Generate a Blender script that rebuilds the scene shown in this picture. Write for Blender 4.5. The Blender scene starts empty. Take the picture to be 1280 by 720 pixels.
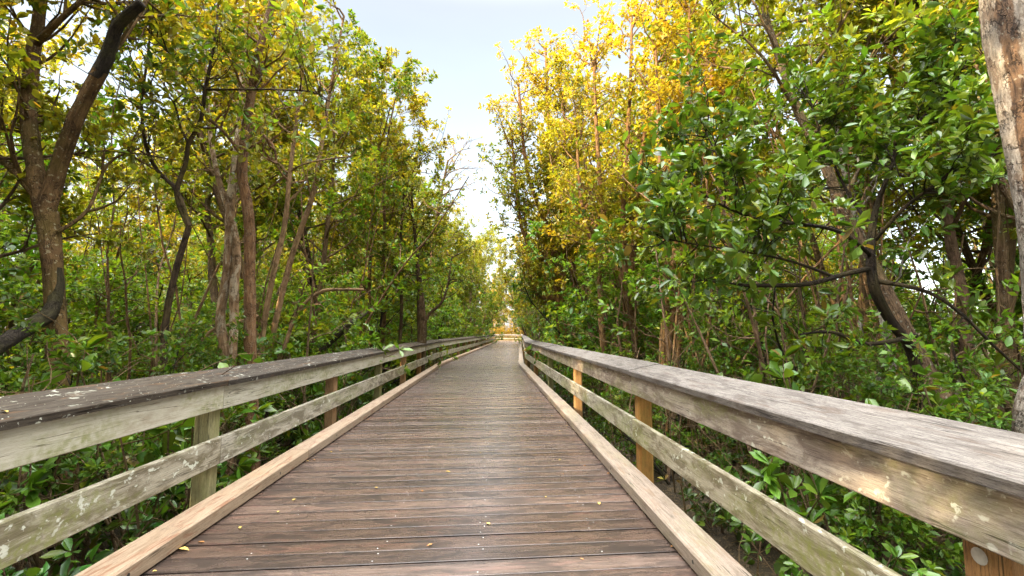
import bpy, math, random
import numpy as np
from mathutils import Vector, Matrix

R = math.radians
sc = bpy.context.scene
COL = sc.collection
rng = np.random.default_rng(11)
GZ = -1.05                       # swamp floor below the deck (deck top = 0)

# ------------------------------------------------------------------ camera
F_PX = 580.0
cam_d = bpy.data.cameras.new("camera")
cam_d.sensor_width = 36.0
cam_d.lens = F_PX / 1280 * 36
cam_d.clip_start = 0.05
cam_d.clip_end = 3000
cam = bpy.data.objects.new("camera", cam_d)
COL.objects.link(cam)
YAW, PITCH = math.atan(27 / F_PX), math.atan(55 / F_PX)
cam.location = (0, 0, 1.2)
cam.rotation_euler = (R(90) + PITCH, 0, -YAW)
sc.camera = cam
CR = np.array(cam.rotation_euler.to_matrix())
C0 = np.array([0, 0, 1.2])
FW = np.array([math.sin(YAW), math.cos(YAW), 0])


def P(px, py, d):
    """world point seen at photo pixel (px, py), d metres ahead of the camera (horizontal distance along its heading)"""
    r = CR @ np.array([(px - 640) / F_PX, -(py - 360) / F_PX, -1.0])
    return C0 + r * (d / float(r @ FW))


def on_deck(px, py, z=0.0):
    r = CR @ np.array([(px - 640) / F_PX, -(py - 360) / F_PX, -1.0])
    return C0 + r * ((z - 1.2) / r[2])


# ------------------------------------------------------------------ object helpers
def tag(o, label=None, cat=None, group=None, kind=None):
    if label: o["label"] = label
    if cat: o["category"] = cat
    if group: o["group"] = group
    if kind: o["kind"] = kind
    return o


def empty(name, loc, label, cat, group=None):
    o = bpy.data.objects.new(name, None)
    o.empty_display_size = 0.2
    COL.objects.link(o)
    o.location = loc
    return tag(o, label, cat, group)


def link(name, me, parent=None, color=None):
    o = bpy.data.objects.new(name, me)
    COL.objects.link(o)
    if parent is not None: o.parent = parent
    if color is not None: o.color = color
    return o


def mesh_arrays(name, V, Q, mats, attr=None, attr_name="bc", smooth=False, midx=None, polys=None):
    """mesh from numpy verts and quads (n,4); optional list of other polygons"""
    me = bpy.data.meshes.new(name)
    V = np.asarray(V, dtype=np.float32)
    Q = np.asarray(Q, dtype=np.int32).reshape(-1, 4)
    loops = Q.ravel()
    starts = np.arange(len(Q)) * 4
    totals = np.full(len(Q), 4)
    if polys:
        ex = np.concatenate([np.asarray(p) for p in polys])
        ln = np.array([len(p) for p in polys])
        starts = np.concatenate([starts, len(loops) + np.concatenate([[0], np.cumsum(ln)[:-1]])])
        loops = np.concatenate([loops, ex])
    me.vertices.add(len(V))
    me.vertices.foreach_set("co", V.ravel())
    me.loops.add(len(loops))
    me.loops.foreach_set("vertex_index", loops.astype(np.int32))
    me.polygons.add(len(starts))
    me.polygons.foreach_set("loop_start", starts.astype(np.int32))
    for m in mats: me.materials.append(m)
    if midx is not None: me.polygons.foreach_set("material_index", np.asarray(midx, dtype=np.int32))
    if smooth: me.polygons.foreach_set("use_smooth", np.ones(len(starts), dtype=bool))
    if attr is not None:
        a = me.attributes.new(attr_name, "FLOAT_VECTOR", "POINT")
        a.data.foreach_set("vector", np.asarray(attr, dtype=np.float32).ravel())
    me.update()
    me.validate()
    return me


# ------------------------------------------------------------------ materials
def new_mat(name):
    m = bpy.data.materials.new(name)
    m.use_nodes = True
    nt = m.node_tree
    nt.nodes.clear()
    out = nt.nodes.new("ShaderNodeOutputMaterial")
    return m, nt, out


class N:
    """tiny node-building shorthand"""
    def __init__(s, nt): s.nt = nt
    def node(s, t, **kw):
        n = s.nt.nodes.new(t)
        for k, v in kw.items(): setattr(n, k, v)
        return n
    def put(s, sock, v):
        if hasattr(v, "links"): s.nt.links.new(v, sock)
        else: sock.default_value = v
    def math(s, op, a, b=0.0, c=0.0, clamp=False):
        n = s.node("ShaderNodeMath", operation=op, use_clamp=clamp)
        s.put(n.inputs[0], a); s.put(n.inputs[1], b); s.put(n.inputs[2], c)
        return n.outputs[0]
    def vmul(s, v, k):
        n = s.node("ShaderNodeVectorMath", operation="MULTIPLY")
        s.put(n.inputs[0], v); s.put(n.inputs[1], k)
        return n.outputs[0]
    def noise(s, v, scale, detail=3, rough=0.55, dist=0.0):
        n = s.node("ShaderNodeTexNoise")
        s.put(n.inputs["Vector"], v)
        n.inputs["Scale"].default_value = scale
        n.inputs["Detail"].default_value = detail
        n.inputs["Roughness"].default_value = rough
        n.inputs["Distortion"].default_value = dist
        return n.outputs[0]
    def ramp(s, f, stops, interp="LINEAR"):
        n = s.node("ShaderNodeValToRGB")
        n.color_ramp.interpolation = interp
        el = n.color_ramp.elements
        while len(el) < len(stops): el.new(0.5)
        for e, (p, c) in zip(el, stops):
            e.position = p
            e.color = (*c, 1) if not isinstance(c, (int, float)) else (c, c, c, 1)
        s.put(n.inputs[0], f)
        return n.outputs[0]
    def mix(s, f, a, b, mode="MIX"):
        n = s.node("ShaderNodeMix", data_type="RGBA", blend_type=mode)
        s.put(n.inputs[0], f)
        s.put(n.inputs[6], a if hasattr(a, "links") or len(a) == 4 else (*a, 1))
        s.put(n.inputs[7], b if hasattr(b, "links") or len(b) == 4 else (*b, 1))
        return n.outputs[2]
    def step(s, f, lo, hi):
        n = s.node("ShaderNodeMapRange", interpolation_type="SMOOTHSTEP")
        s.put(n.inputs[0], f)
        n.inputs[1].default_value = lo; n.inputs[2].default_value = hi
        return n.outputs[0]
    def bump(s, h, strength, dist=0.01):
        n = s.node("ShaderNodeBump")
        n.inputs["Strength"].default_value = strength
        n.inputs["Distance"].default_value = dist
        s.put(n.inputs["Height"], h)
        return n.outputs[0]
    def bsdf(s, color, rough, normal=None, spec=0.4):
        n = s.node("ShaderNodeBsdfPrincipled")
        s.put(n.inputs["Base Color"], color)
        s.put(n.inputs["Roughness"], rough)
        n.inputs["Specular IOR Level"].default_value = spec
        if normal is not None: s.put(n.inputs["Normal"], normal)
        return n.outputs[0]


def wood(name, ca, cb, dark, algae=0.0, lichen=0.0, stain=0.0, stain_col=(0.1, 0.05, 0.03), vary=0.25,
         rough=0.75, speck=0.0, grain=1.0, spec=0.3, speck_col=(0.55, 0.55, 0.45), edge=None, mottle=(0.45, 0.75, 0.75), relief=0.45):
    """weathered board; attribute bc = (metres along, metres round the section, board number)"""
    m, nt, out = new_mat(name)
    k = N(nt)
    at = k.node("ShaderNodeAttribute", attribute_name="bc").outputs["Vector"]
    sep = k.node("ShaderNodeSeparateXYZ")
    k.put(sep.inputs[0], at)
    seed = sep.outputs[2]
    # spread the boards far apart in texture space so that no two look alike
    co = k.vmul(at, (1, 1, 7.31))
    g1 = k.noise(k.vmul(co, (3.5, 85, 1)), 1.0, 8, 0.7, 0.5)
    g2 = k.noise(k.vmul(co, (14, 240, 1)), 1.0, 4, 0.75)
    blot = k.noise(k.vmul(co, (3.5, 12, 1)), 1.0, 7, 0.68, 0.6)
    col = k.mix(k.step(g1, 0.3, 0.72), ca, cb)
    col = k.mix(k.math("MULTIPLY", k.step(blot, mottle[0], mottle[1]), mottle[2]), col, dark)
    fine = k.math("MULTIPLY", k.step(g2, 0.5, 0.72), 0.7 * grain)
    col = k.mix(fine, col, tuple(c * 0.45 for c in dark))
    pores = k.noise(k.vmul(co, (55, 420, 1)), 1.0, 3, 0.8)
    col = k.mix(k.math("MULTIPLY", k.step(pores, 0.52, 0.66), 0.45 * grain * grain), col, tuple(c * 0.55 for c in dark))
    ck = k.noise(k.vmul(co, (1.3, 42, 6)), 1.0, 2, 0.5, 0.15)
    ckm = k.noise(k.vmul(co, (2.0, 14, 8)), 1.0, 2, 0.5)
    crack = k.math("MULTIPLY", k.math("SUBTRACT", 1.0, k.step(k.math("ABSOLUTE", k.math("SUBTRACT", ck, 0.5)), 0.006, 0.022)), k.step(ckm, 0.5, 0.6))
    col = k.mix(k.math("MULTIPLY", crack, 0.8), col, tuple(c * 0.3 for c in dark))
    if edge:   # grime gathered along the plank's long edges
        e_ = k.math("ABSOLUTE", k.math("SUBTRACT", sep.outputs[1], edge[0]))
        e_ = k.math("ADD", e_, k.math("MULTIPLY", k.math("SUBTRACT", k.noise(k.vmul(co, (9, 9, 4)), 1.0, 4, 0.6), 0.5), 0.05))
        col = k.mix(k.math("MULTIPLY", k.step(e_, edge[1] * 0.72, edge[1]), 0.42), col, tuple(c * 0.7 for c in dark))
    wn = k.node("ShaderNodeTexWhiteNoise", noise_dimensions="1D")
    k.put(wn.inputs["W"], seed)
    if stain:
        sn = k.noise(k.vmul(co, (3.5, 22, 3)), 1.0, 4, 0.6, 0.8)
        col = k.mix(k.math("MULTIPLY", k.step(sn, 0.55, 0.66), stain), col, stain_col)
    if algae:
        al = k.noise(k.vmul(co, (1.3, 4.0, 2)), 1.0, 4, 0.6)
        al2 = k.noise(k.vmul(co, (30, 30, 2)), 1.0, 3, 0.6)
        f = k.math("MULTIPLY", k.step(al, 0.45, 0.7), k.step(al2, 0.25, 0.7))
        col = k.mix(k.math("MULTIPLY", f, algae), col, (0.17, 0.18, 0.045))
    if lichen:
        big = k.noise(k.vmul(co, (1.7, 5, 5)), 1.0, 2, 0.5)
        li = k.noise(k.vmul(co, (17, 22, 5)), 1.0, 4, 0.55, 0.3)
        f = k.math("MULTIPLY", k.step(li, 0.60, 0.66), k.step(big, 0.42, 0.6))
        col = k.mix(k.math("MULTIPLY", f, lichen), col, (0.52, 0.52, 0.42))
    if speck:
        sp = k.noise(k.vmul(co, (60, 60, 9)), 1.0, 2, 0.5)
        col = k.mix(k.math("MULTIPLY", k.step(sp, 0.70, 0.74), speck), col, speck_col)
    val = k.math("ADD", k.math("MULTIPLY", wn.outputs[0], 2 * vary), 1 - vary)
    hs = k.node("ShaderNodeHueSaturation")
    k.put(hs.inputs["Value"], val)
    k.put(hs.inputs["Saturation"], k.math("ADD", k.math("MULTIPLY", k.noise(k.vmul(co, (0, 0, 3)), 1.0, 0), 0.7), 0.65))
    k.put(hs.inputs["Color"], col)
    h = k.math("SUBTRACT", k.math("ADD", k.math("MULTIPLY", g1, 0.6), k.math("MULTIPLY", pores, 0.35 * min(1.0, grain * grain))), crack)
    nrm = k.bump(h, relief, 0.006)
    rg = k.math("ADD", k.math("MULTIPLY", blot, 0.3), rough - 0.15)
    nt.links.new(k.bsdf(hs.outputs[0], rg, nrm, spec), out.inputs[0])
    return m


def bark(name, ca, cb, patch=None, patch_amt=0.0, streak=26, lichen=0.0, moss=0.0, hollow=None):
    m, nt, out = new_mat(name)
    k = N(nt)
    at = k.node("ShaderNodeAttribute", attribute_name="bc").outputs["Vector"]
    tc = k.node("ShaderNodeTexCoord").outputs["Object"]
    oi = k.node("ShaderNodeObjectInfo")
    co = k.vmul(at, (1, 1, 5.7))
    g = k.noise(k.vmul(co, (5, streak, 1)), 1.0, 5, 0.65, 0.6)
    b = k.noise(tc, 4.0, 5, 0.6, 0.5)
    col = k.mix(k.step(g, 0.32, 0.68), ca, cb)
    col = k.mix(k.math("MULTIPLY", k.step(b, 0.35, 0.75), 0.5), col, tuple(c * 0.5 for c in ca))
    if patch:
        pn = k.noise(k.vmul(tc, (7, 7, 2.6)), 1.0, 7, 0.68, 0.9)
        col = k.mix(k.math("MULTIPLY", k.step(pn, 0.5, 0.58), patch_amt), col, patch)
    if hollow:   # a long rotted groove down one side
        sp_ = k.node("ShaderNodeSeparateXYZ"); k.put(sp_.inputs[0], at)
        wob = k.math("MULTIPLY", k.math("SUBTRACT", k.noise(tc, 3.5, 6, 0.7, 0.6), 0.5), hollow[2])
        hd = k.math("ABSOLUTE", k.math("ADD", k.math("SUBTRACT", sp_.outputs[1], hollow[0]), wob))
        col = k.mix(k.math("SUBTRACT", 1.0, k.step(hd, hollow[1] * 0.7, hollow[1])), col, k.mix(k.step(g, 0.35, 0.6), (0.03, 0.018, 0.011), (0.13, 0.078, 0.045)))
    if moss:
        mn = k.noise(tc, 2.2, 4, 0.6)
        col = k.mix(k.math("MULTIPLY", k.step(mn, 0.42, 0.66), moss), col, (0.10, 0.095, 0.02))
    if lichen:
        ln = k.noise(tc, 24.0, 3, 0.5)
        col = k.mix(k.math("MULTIPLY", k.step(ln, 0.62, 0.67), lichen), col, (0.42, 0.42, 0.34))
    col = k.mix(1.0, col, oi.outputs["Color"], "MULTIPLY")
    vo = k.node("ShaderNodeTexVoronoi", feature="DISTANCE_TO_EDGE")
    wv = k.node("ShaderNodeVectorMath", operation="ADD")
    k.put(wv.inputs[0], k.vmul(tc, (38, 38, 8)))
    wn_ = k.node("ShaderNodeTexNoise"); k.put(wn_.inputs["Vector"], tc); wn_.inputs["Scale"].default_value = 11.0; wn_.inputs["Detail"].default_value = 4.0
    k.put(wv.inputs[1], k.vmul(wn_.outputs[1], (4.0, 4.0, 4.0)))
    k.put(vo.inputs["Vector"], wv.outputs[0]); vo.inputs["Scale"].default_value = 1.0
    cr = k.math("MAXIMUM", k.step(vo.outputs["Distance"], 0.0, 0.10), k.step(k.noise(tc, 9.0, 3, 0.6), 0.42, 0.5))
    col = k.mix(k.math("MULTIPLY", k.math("SUBTRACT", 1.0, cr), 0.6), col, (0.02, 0.013, 0.008))
    fn = k.noise(tc, 90.0, 4, 0.7)
    col = k.mix(k.math("MULTIPLY", k.step(fn, 0.5, 0.68), 0.45), col, tuple(c * 0.35 for c in ca))
    nrm = k.bump(k.math("ADD", k.math("ADD", g, k.math("MULTIPLY", cr, 0.8)), k.math("MULTIPLY", fn, 0.4)), 1.0, 0.03)
    nt.links.new(k.bsdf(col, 0.85, nrm, 0.2), out.inputs[0])
    return m


def leaf_mat(name, gold=(0.48, 0.335, 0.027), rough=0.42, spec=0.35, trans=0.48):
    """leaf; object colour = leaf green of that plant, its alpha = strength of the yellow; lv = (random, turning and painted sun, random)"""
    m, nt, out = new_mat(name)
    k = N(nt)
    lv = k.node("ShaderNodeAttribute", attribute_name="lv").outputs["Vector"]
    sep = k.node("ShaderNodeSeparateXYZ")
    k.put(sep.inputs[0], lv)
    oi = k.node("ShaderNodeObjectInfo")
    base = oi.outputs["Color"]
    turn = k.math("MULTIPLY", sep.outputs[1], oi.outputs["Alpha"], clamp=True)
    col = k.mix(turn, base, gold)
    hs = k.node("ShaderNodeHueSaturation")
    k.put(hs.inputs["Hue"], k.math("ADD", k.math("MULTIPLY", sep.outputs[2], 0.05), 0.475))
    k.put(hs.inputs["Value"], k.math("ADD", k.math("MULTIPLY", sep.outputs[0], 0.9), 0.55))
    k.put(hs.inputs["Color"], col)
    dry = k.math("GREATER_THAN", sep.outputs[0], 0.975)
    col = k.mix(k.math("MULTIPLY", dry, 0.8), hs.outputs[0], (0.17, 0.085, 0.025))
    p = k.bsdf(col, rough, None, spec)
    tr = k.node("ShaderNodeBsdfTranslucent")
    k.put(tr.inputs[0], k.mix(1.0, col, (1.5, 1.35, 0.5, 1), "MULTIPLY"))
    mx = k.node("ShaderNodeMixShader")
    mx.inputs[0].default_value = trans
    nt.links.new(p, mx.inputs[1]); nt.links.new(tr.outputs[0], mx.inputs[2])
    nt.links.new(mx.outputs[0], out.inputs[0])
    return m


M_deck = wood("deck_planks", (0.066, 0.041, 0.030), (0.138, 0.095, 0.072), (0.028, 0.021, 0.018), vary=0.42, rough=0.27, relief=0.14, edge=(0.262, 0.07), mottle=(0.42, 0.66, 0.8), grain=0.4,
              stain=0.35, stain_col=(0.15, 0.075, 0.055), spec=0.5)
M_under = wood("deck_beams", (0.12, 0.08, 0.05), (0.2, 0.14, 0.09), (0.06, 0.05, 0.03))
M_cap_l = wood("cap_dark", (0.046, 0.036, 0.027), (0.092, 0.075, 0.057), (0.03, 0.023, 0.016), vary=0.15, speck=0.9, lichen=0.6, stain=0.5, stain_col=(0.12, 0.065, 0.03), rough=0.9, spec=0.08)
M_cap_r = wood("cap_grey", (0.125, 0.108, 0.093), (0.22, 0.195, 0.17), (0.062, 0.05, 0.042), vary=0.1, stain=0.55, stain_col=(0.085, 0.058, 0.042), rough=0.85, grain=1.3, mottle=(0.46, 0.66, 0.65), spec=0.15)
M_up_l = wood("board_pale", (0.38, 0.345, 0.26), (0.50, 0.46, 0.36), (0.25, 0.2, 0.13), algae=0.8, vary=0.1, speck=0.25, speck_col=(0.08, 0.06, 0.04), grain=0.6)
M_lo_l = wood("board_mossy", (0.27, 0.23, 0.16), (0.42, 0.38, 0.29), (0.11, 0.085, 0.045), algae=0.9, lichen=0.95, vary=0.12, mottle=(0.42, 0.6, 0.85), speck=0.5)
M_up_r = wood("board_worn", (0.24, 0.19, 0.145), (0.37, 0.315, 0.25), (0.11, 0.075, 0.055), algae=0.6, lichen=0.8, vary=0.12, mottle=(0.42, 0.6, 0.8), speck=0.3)
M_post = wood("post_orange", (0.27, 0.135, 0.045), (0.38, 0.21, 0.085), (0.13, 0.07, 0.025), algae=0.35, vary=0.2)
M_post_g = wood("post_green", (0.22, 0.19, 0.07), (0.34, 0.3, 0.13), (0.1, 0.09, 0.03), algae=0.8, vary=0.15)
M_curb_l = wood("kerb_tan", (0.25, 0.17, 0.105), (0.37, 0.275, 0.185), (0.16, 0.1, 0.055), stain=0.75, stain_col=(0.19, 0.08, 0.04), vary=0.08)
M_curb_r = wood("kerb_grey", (0.2, 0.15, 0.11), (0.32, 0.255, 0.195), (0.1, 0.07, 0.045), stain=0.4, stain_col=(0.18, 0.1, 0.05), algae=0.3, vary=0.12)


def plain(name, c, rough=0.6, metal=0.0):
    m, nt, out = new_mat(name)
    k = N(nt)
    tc = k.node("ShaderNodeTexCoord").outputs["Object"]
    n = k.noise(tc, 40, 2)
    col = k.mix(k.step(n, 0.3, 0.7), tuple(x * 0.75 for x in c), c)
    nt.links.new(k.bsdf(col, rough), out.inputs[0])
    return m


M_screw = plain("screw_heads", (0.62, 0.6, 0.56), 0.45)
M_hole = plain("screw_holes", (0.02, 0.016, 0.012), 0.8)
M_tag = plain("tag_grey", (0.45, 0.43, 0.38), 0.5)

BARK_BROWN = bark("bark_brown", (0.10, 0.06, 0.03), (0.24, 0.155, 0.09), moss=0.45, lichen=0.5)
BARK_RED = bark("bark_red", (0.17, 0.09, 0.04), (0.33, 0.2, 0.1), patch=(0.36, 0.26, 0.16), patch_amt=0.5, streak=40, lichen=0.3)
BARK_PEEL = bark("bark_peeling", (0.22, 0.125, 0.06), (0.40, 0.255, 0.14), patch=(0.52, 0.42, 0.29), patch_amt=0.8, streak=30)
BARK_DARK = bark("bark_dark", (0.018, 0.013, 0.01), (0.06, 0.045, 0.03), moss=0.3)
BARK_PALE = bark("bark_pale", (0.24, 0.205, 0.165), (0.46, 0.41, 0.35), patch=(0.075, 0.045, 0.027), patch_amt=0.75, streak=22, lichen=0.35)
BARK_HOLLOW = bark("bark_hollow", (0.15, 0.125, 0.1), (0.33, 0.285, 0.235), patch=(0.075, 0.045, 0.027), patch_amt=0.7, streak=22, lichen=0.3, hollow=(0.295, 0.055, 0.12))
BARK_TWIG = bark("bark_twig", (0.17, 0.105, 0.055), (0.34, 0.23, 0.13), moss=0.25)
LEAF = leaf_mat("leaf_small")
LEAF_BIG = leaf_mat("leaf_broad", rough=0.33, spec=0.5, trans=0.32)

# ------------------------------------------------------------------ boardwalk geometry
BEND_Y, SLOPE, END_Y = 16.9, math.tan(R(3.65)), 58.0
PX0 = 0.0


def centre_x(y):
    return 0.0 if y < BEND_Y else (y - BEND_Y) * SLOPE


def offset_line(off, first=-3.2, corner=None):
    """polyline parallel to the path at sideways offset; after END_Y it may turn left along the cross walk"""
    a = R(3.65)
    pts = [np.array([off, first])]
    # mitre at the bend
    pts.append(np.array([off, BEND_Y - off * math.tan(a / 2)]))
    d = np.array([math.sin(a), math.cos(a)]); n = np.array([math.cos(a), -math.sin(a)])
    if corner is not None:
        e = np.array([0, BEND_Y]) + d * (corner - BEND_Y) + n * off
        pts.append(e)
        pts.append(e - n * 22)
    return pts


class Boards:
    def __init__(s): s.V, s.Q, s.NG, s.A, s.MI, s.n = [], [], [], [], [], 0
    def prism(s, ra, rb, seed, mi=0):
        """ra, rb: matching rings of section points at the two ends"""
        ra, rb = np.asarray(ra, float), np.asarray(rb, float)
        n = len(ra)
        L = np.linalg.norm(rb.mean(0) - ra.mean(0))
        per = np.concatenate([[0], np.cumsum(np.linalg.norm(np.roll(ra, -1, 0) - ra, axis=1))])
        off = (seed * 3.7) % 50
        for i in range(n):
            j = (i + 1) % n
            b = s.n
            s.V += [ra[i], ra[j], rb[j], rb[i]]
            s.A += [(off, per[i], seed), (off, per[i + 1], seed), (off + L, per[i + 1], seed), (off + L, per[i], seed)]
            s.Q.append([b, b + 1, b + 2, b + 3]); s.MI.append(mi)
            s.n += 4
        for ring, flip in ((ra, True), (rb, False)):
            b = s.n
            s.V += list(ring)
            s.A += [(off + 9 + p[2], float(np.linalg.norm(p[:2] - ring[0][:2])), seed) for p in ring]
            idx = list(range(b, b + n))
            s.NG.append(idx[::-1] if flip else idx); s.n += n
    def disc(s, c, n, r, mi, k=6):
        c, n = np.asarray(c, float), np.asarray(n, float)
        u = np.cross(n, [0.3, 0.9, 0.31]); u /= np.linalg.norm(u); v = np.cross(n, u)
        b = s.n
        for i in range(k):
            t = 2 * math.pi * i / k
            s.V.append(c + u * r * math.cos(t) + v * r * math.sin(t)); s.A.append((0, 0, 0))
        s.NG.append(list(range(b, b + k))); s.n += k
        s.disc_mi = getattr(s, "disc_mi", {}); s.disc_mi[len(s.NG) - 1] = mi
    def mesh(s, name, mats):
        mi = list(s.MI) + [getattr(s, "disc_mi", {}).get(i, 0) for i in range(len(s.NG))]
        return mesh_arrays(name, s.V, s.Q, mats, s.A, midx=mi, polys=s.NG)


def chamfer(x0, x1, z0, z1, c=0.006):
    """section ring in (sideways, up)"""
    return [(x0 + c, z0), (x1 - c, z0), (x1, z0 + c), (x1, z1 - c), (x1 - c, z1), (x0 + c, z1), (x0, z1 - c), (x0, z0 + c)]


# planks
bd = Boards()
DL, DR, PITCH_P, SK = -1.93, 1.24, 0.153, 0.042
prng = random.Random(5)


def plank(yc, cx, a, x0, x1, seed, w=PITCH_P, gap=0.0105, sk=SK, origin=None, dx=None):
    """one plank across the path; a = heading of the path there"""
    d = np.array([math.sin(a), math.cos(a)]); n = np.array([math.cos(a), -math.sin(a)])
    c = np.array([cx, yc])
    h0 = prng.uniform(-0.0025, 0.0015)
    rings = []
    for x in (x0, x1):
        ring = []
        for (t, z) in chamfer(-w / 2 + gap * prng.uniform(0.4, 0.75), w / 2 - gap * 0.5, -0.04, h0, 0.0018):
            p = c + n * x + d * (t + x * sk)
            ring.append((p[0], p[1], z))
        rings.append(ring)
    bd.prism(rings[0], rings[1], seed)
    for xs in (-1.3, -0.62, -0.05, 0.62):
        for t in (-0.045, 0.04):
            if prng.random() < 0.8 and yc < 14:
                xx = xs + prng.uniform(-0.012, 0.012) + (0.025 if t > 0 else 0)
                p = c + n * xx + d * (t + xx * sk)
                bd.disc((p[0], p[1], h0 + 0.0015), (0, 0, 1), 0.0042, 1 if prng.random() < 0.6 else 2)


y, i = -3.0, 0
while y < 58.5:
    a = 0 if y < BEND_Y - 0.5 else R(3.65)
    plank(y, centre_x(y), a, DL, DR, i + 1)
    y += PITCH_P * (1 if a == 0 else math.cos(a)); i += 1
# the cross walk at the far end: planks laid along the other way
a2 = R(3.65)
e = np.array([0, BEND_Y]) + np.array([math.sin(a2), math.cos(a2)]) * (58.4 - BEND_Y)
dn = np.array([math.cos(a2), -math.sin(a2)]); dd = np.array([math.sin(a2), math.cos(a2)])
for j in range(150):
    x = DR - 0.08 - j * PITCH_P
    ring0, ring1 = [], []
    for (t, z) in chamfer(-0.073, 0.073, -0.04, prng.uniform(-0.003, 0.0), 0.004):
        p = e + dn * (x + t)
        q = p + dd * 3.0
        p = p + dd * 0.16
        ring0.append((p[0], p[1], z)); ring1.append((q[0], q[1], z))
    bd.prism(ring0, ring1, 600 + j)
deck = link("boardwalk", bd.mesh("boardwalk", [M_deck, M_screw, M_hole]))
tag(deck, kind="structure", label="brown plank boardwalk running straight ahead through the trees")
# stringers under the planks
bs = Boards()
for off in (-1.85, -0.62, 0.62, 1.16):
    pl = offset_line(off, corner=58.0)
    for q in range(2):
        A, B = pl[q], pl[q + 1]
        bs.prism([(A[0] + x, A[1], z) for x, z in chamfer(-0.04, 0.04, -0.28, -0.045)],
                 [(B[0] + x, B[1], z) for x, z in chamfer(-0.04, 0.04, -0.28, -0.045)], 900 + q)
tag(link("boardwalk_stringer", bs.mesh("boardwalk_stringer", [M_under])), kind="structure")


def cut(pl, stations):
    """points and left normals along polyline pl at the given arc lengths; corners are kept as stations with mitred normals"""
    seg = [np.linalg.norm(pl[i + 1] - pl[i]) for i in range(len(pl) - 1)]
    cum = np.concatenate([[0], np.cumsum(seg)])
    out = []
    st = sorted(set([round(s, 3) for s in stations if s < cum[-1]] + [round(c, 3) for c in cum]))
    for s in st:
        i = min(max(int(np.searchsorted(cum, s - 1e-3)) - 1, 0), len(seg) - 1)
        t = (s - cum[i]) / seg[i]
        p = pl[i] + (pl[i + 1] - pl[i]) * t
        d = (pl[i + 1] - pl[i]) / seg[i]
        corner = next((k for k in range(1, len(pl) - 1) if abs(cum[k] - s) < 2e-3), None)
        if corner:
            d2 = (pl[corner + 1] - pl[corner]) / seg[corner]
            m = d + d2; m /= np.linalg.norm(m)
            nr = np.array([m[1], -m[0]]) / max(0.3, float(m @ d))
        else:
            nr = np.array([d[1], -d[0]])
        out.append((s, p, nr, d))
    return out


def ring_at(p, nr, sec, dz=0.0, d=None, gap=0.0):
    r = []
    for x, z in sec:
        q = p + nr * x + (d * gap if d is not None else 0)
        r.append((q[0], q[1], z + dz))
    return r


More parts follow.
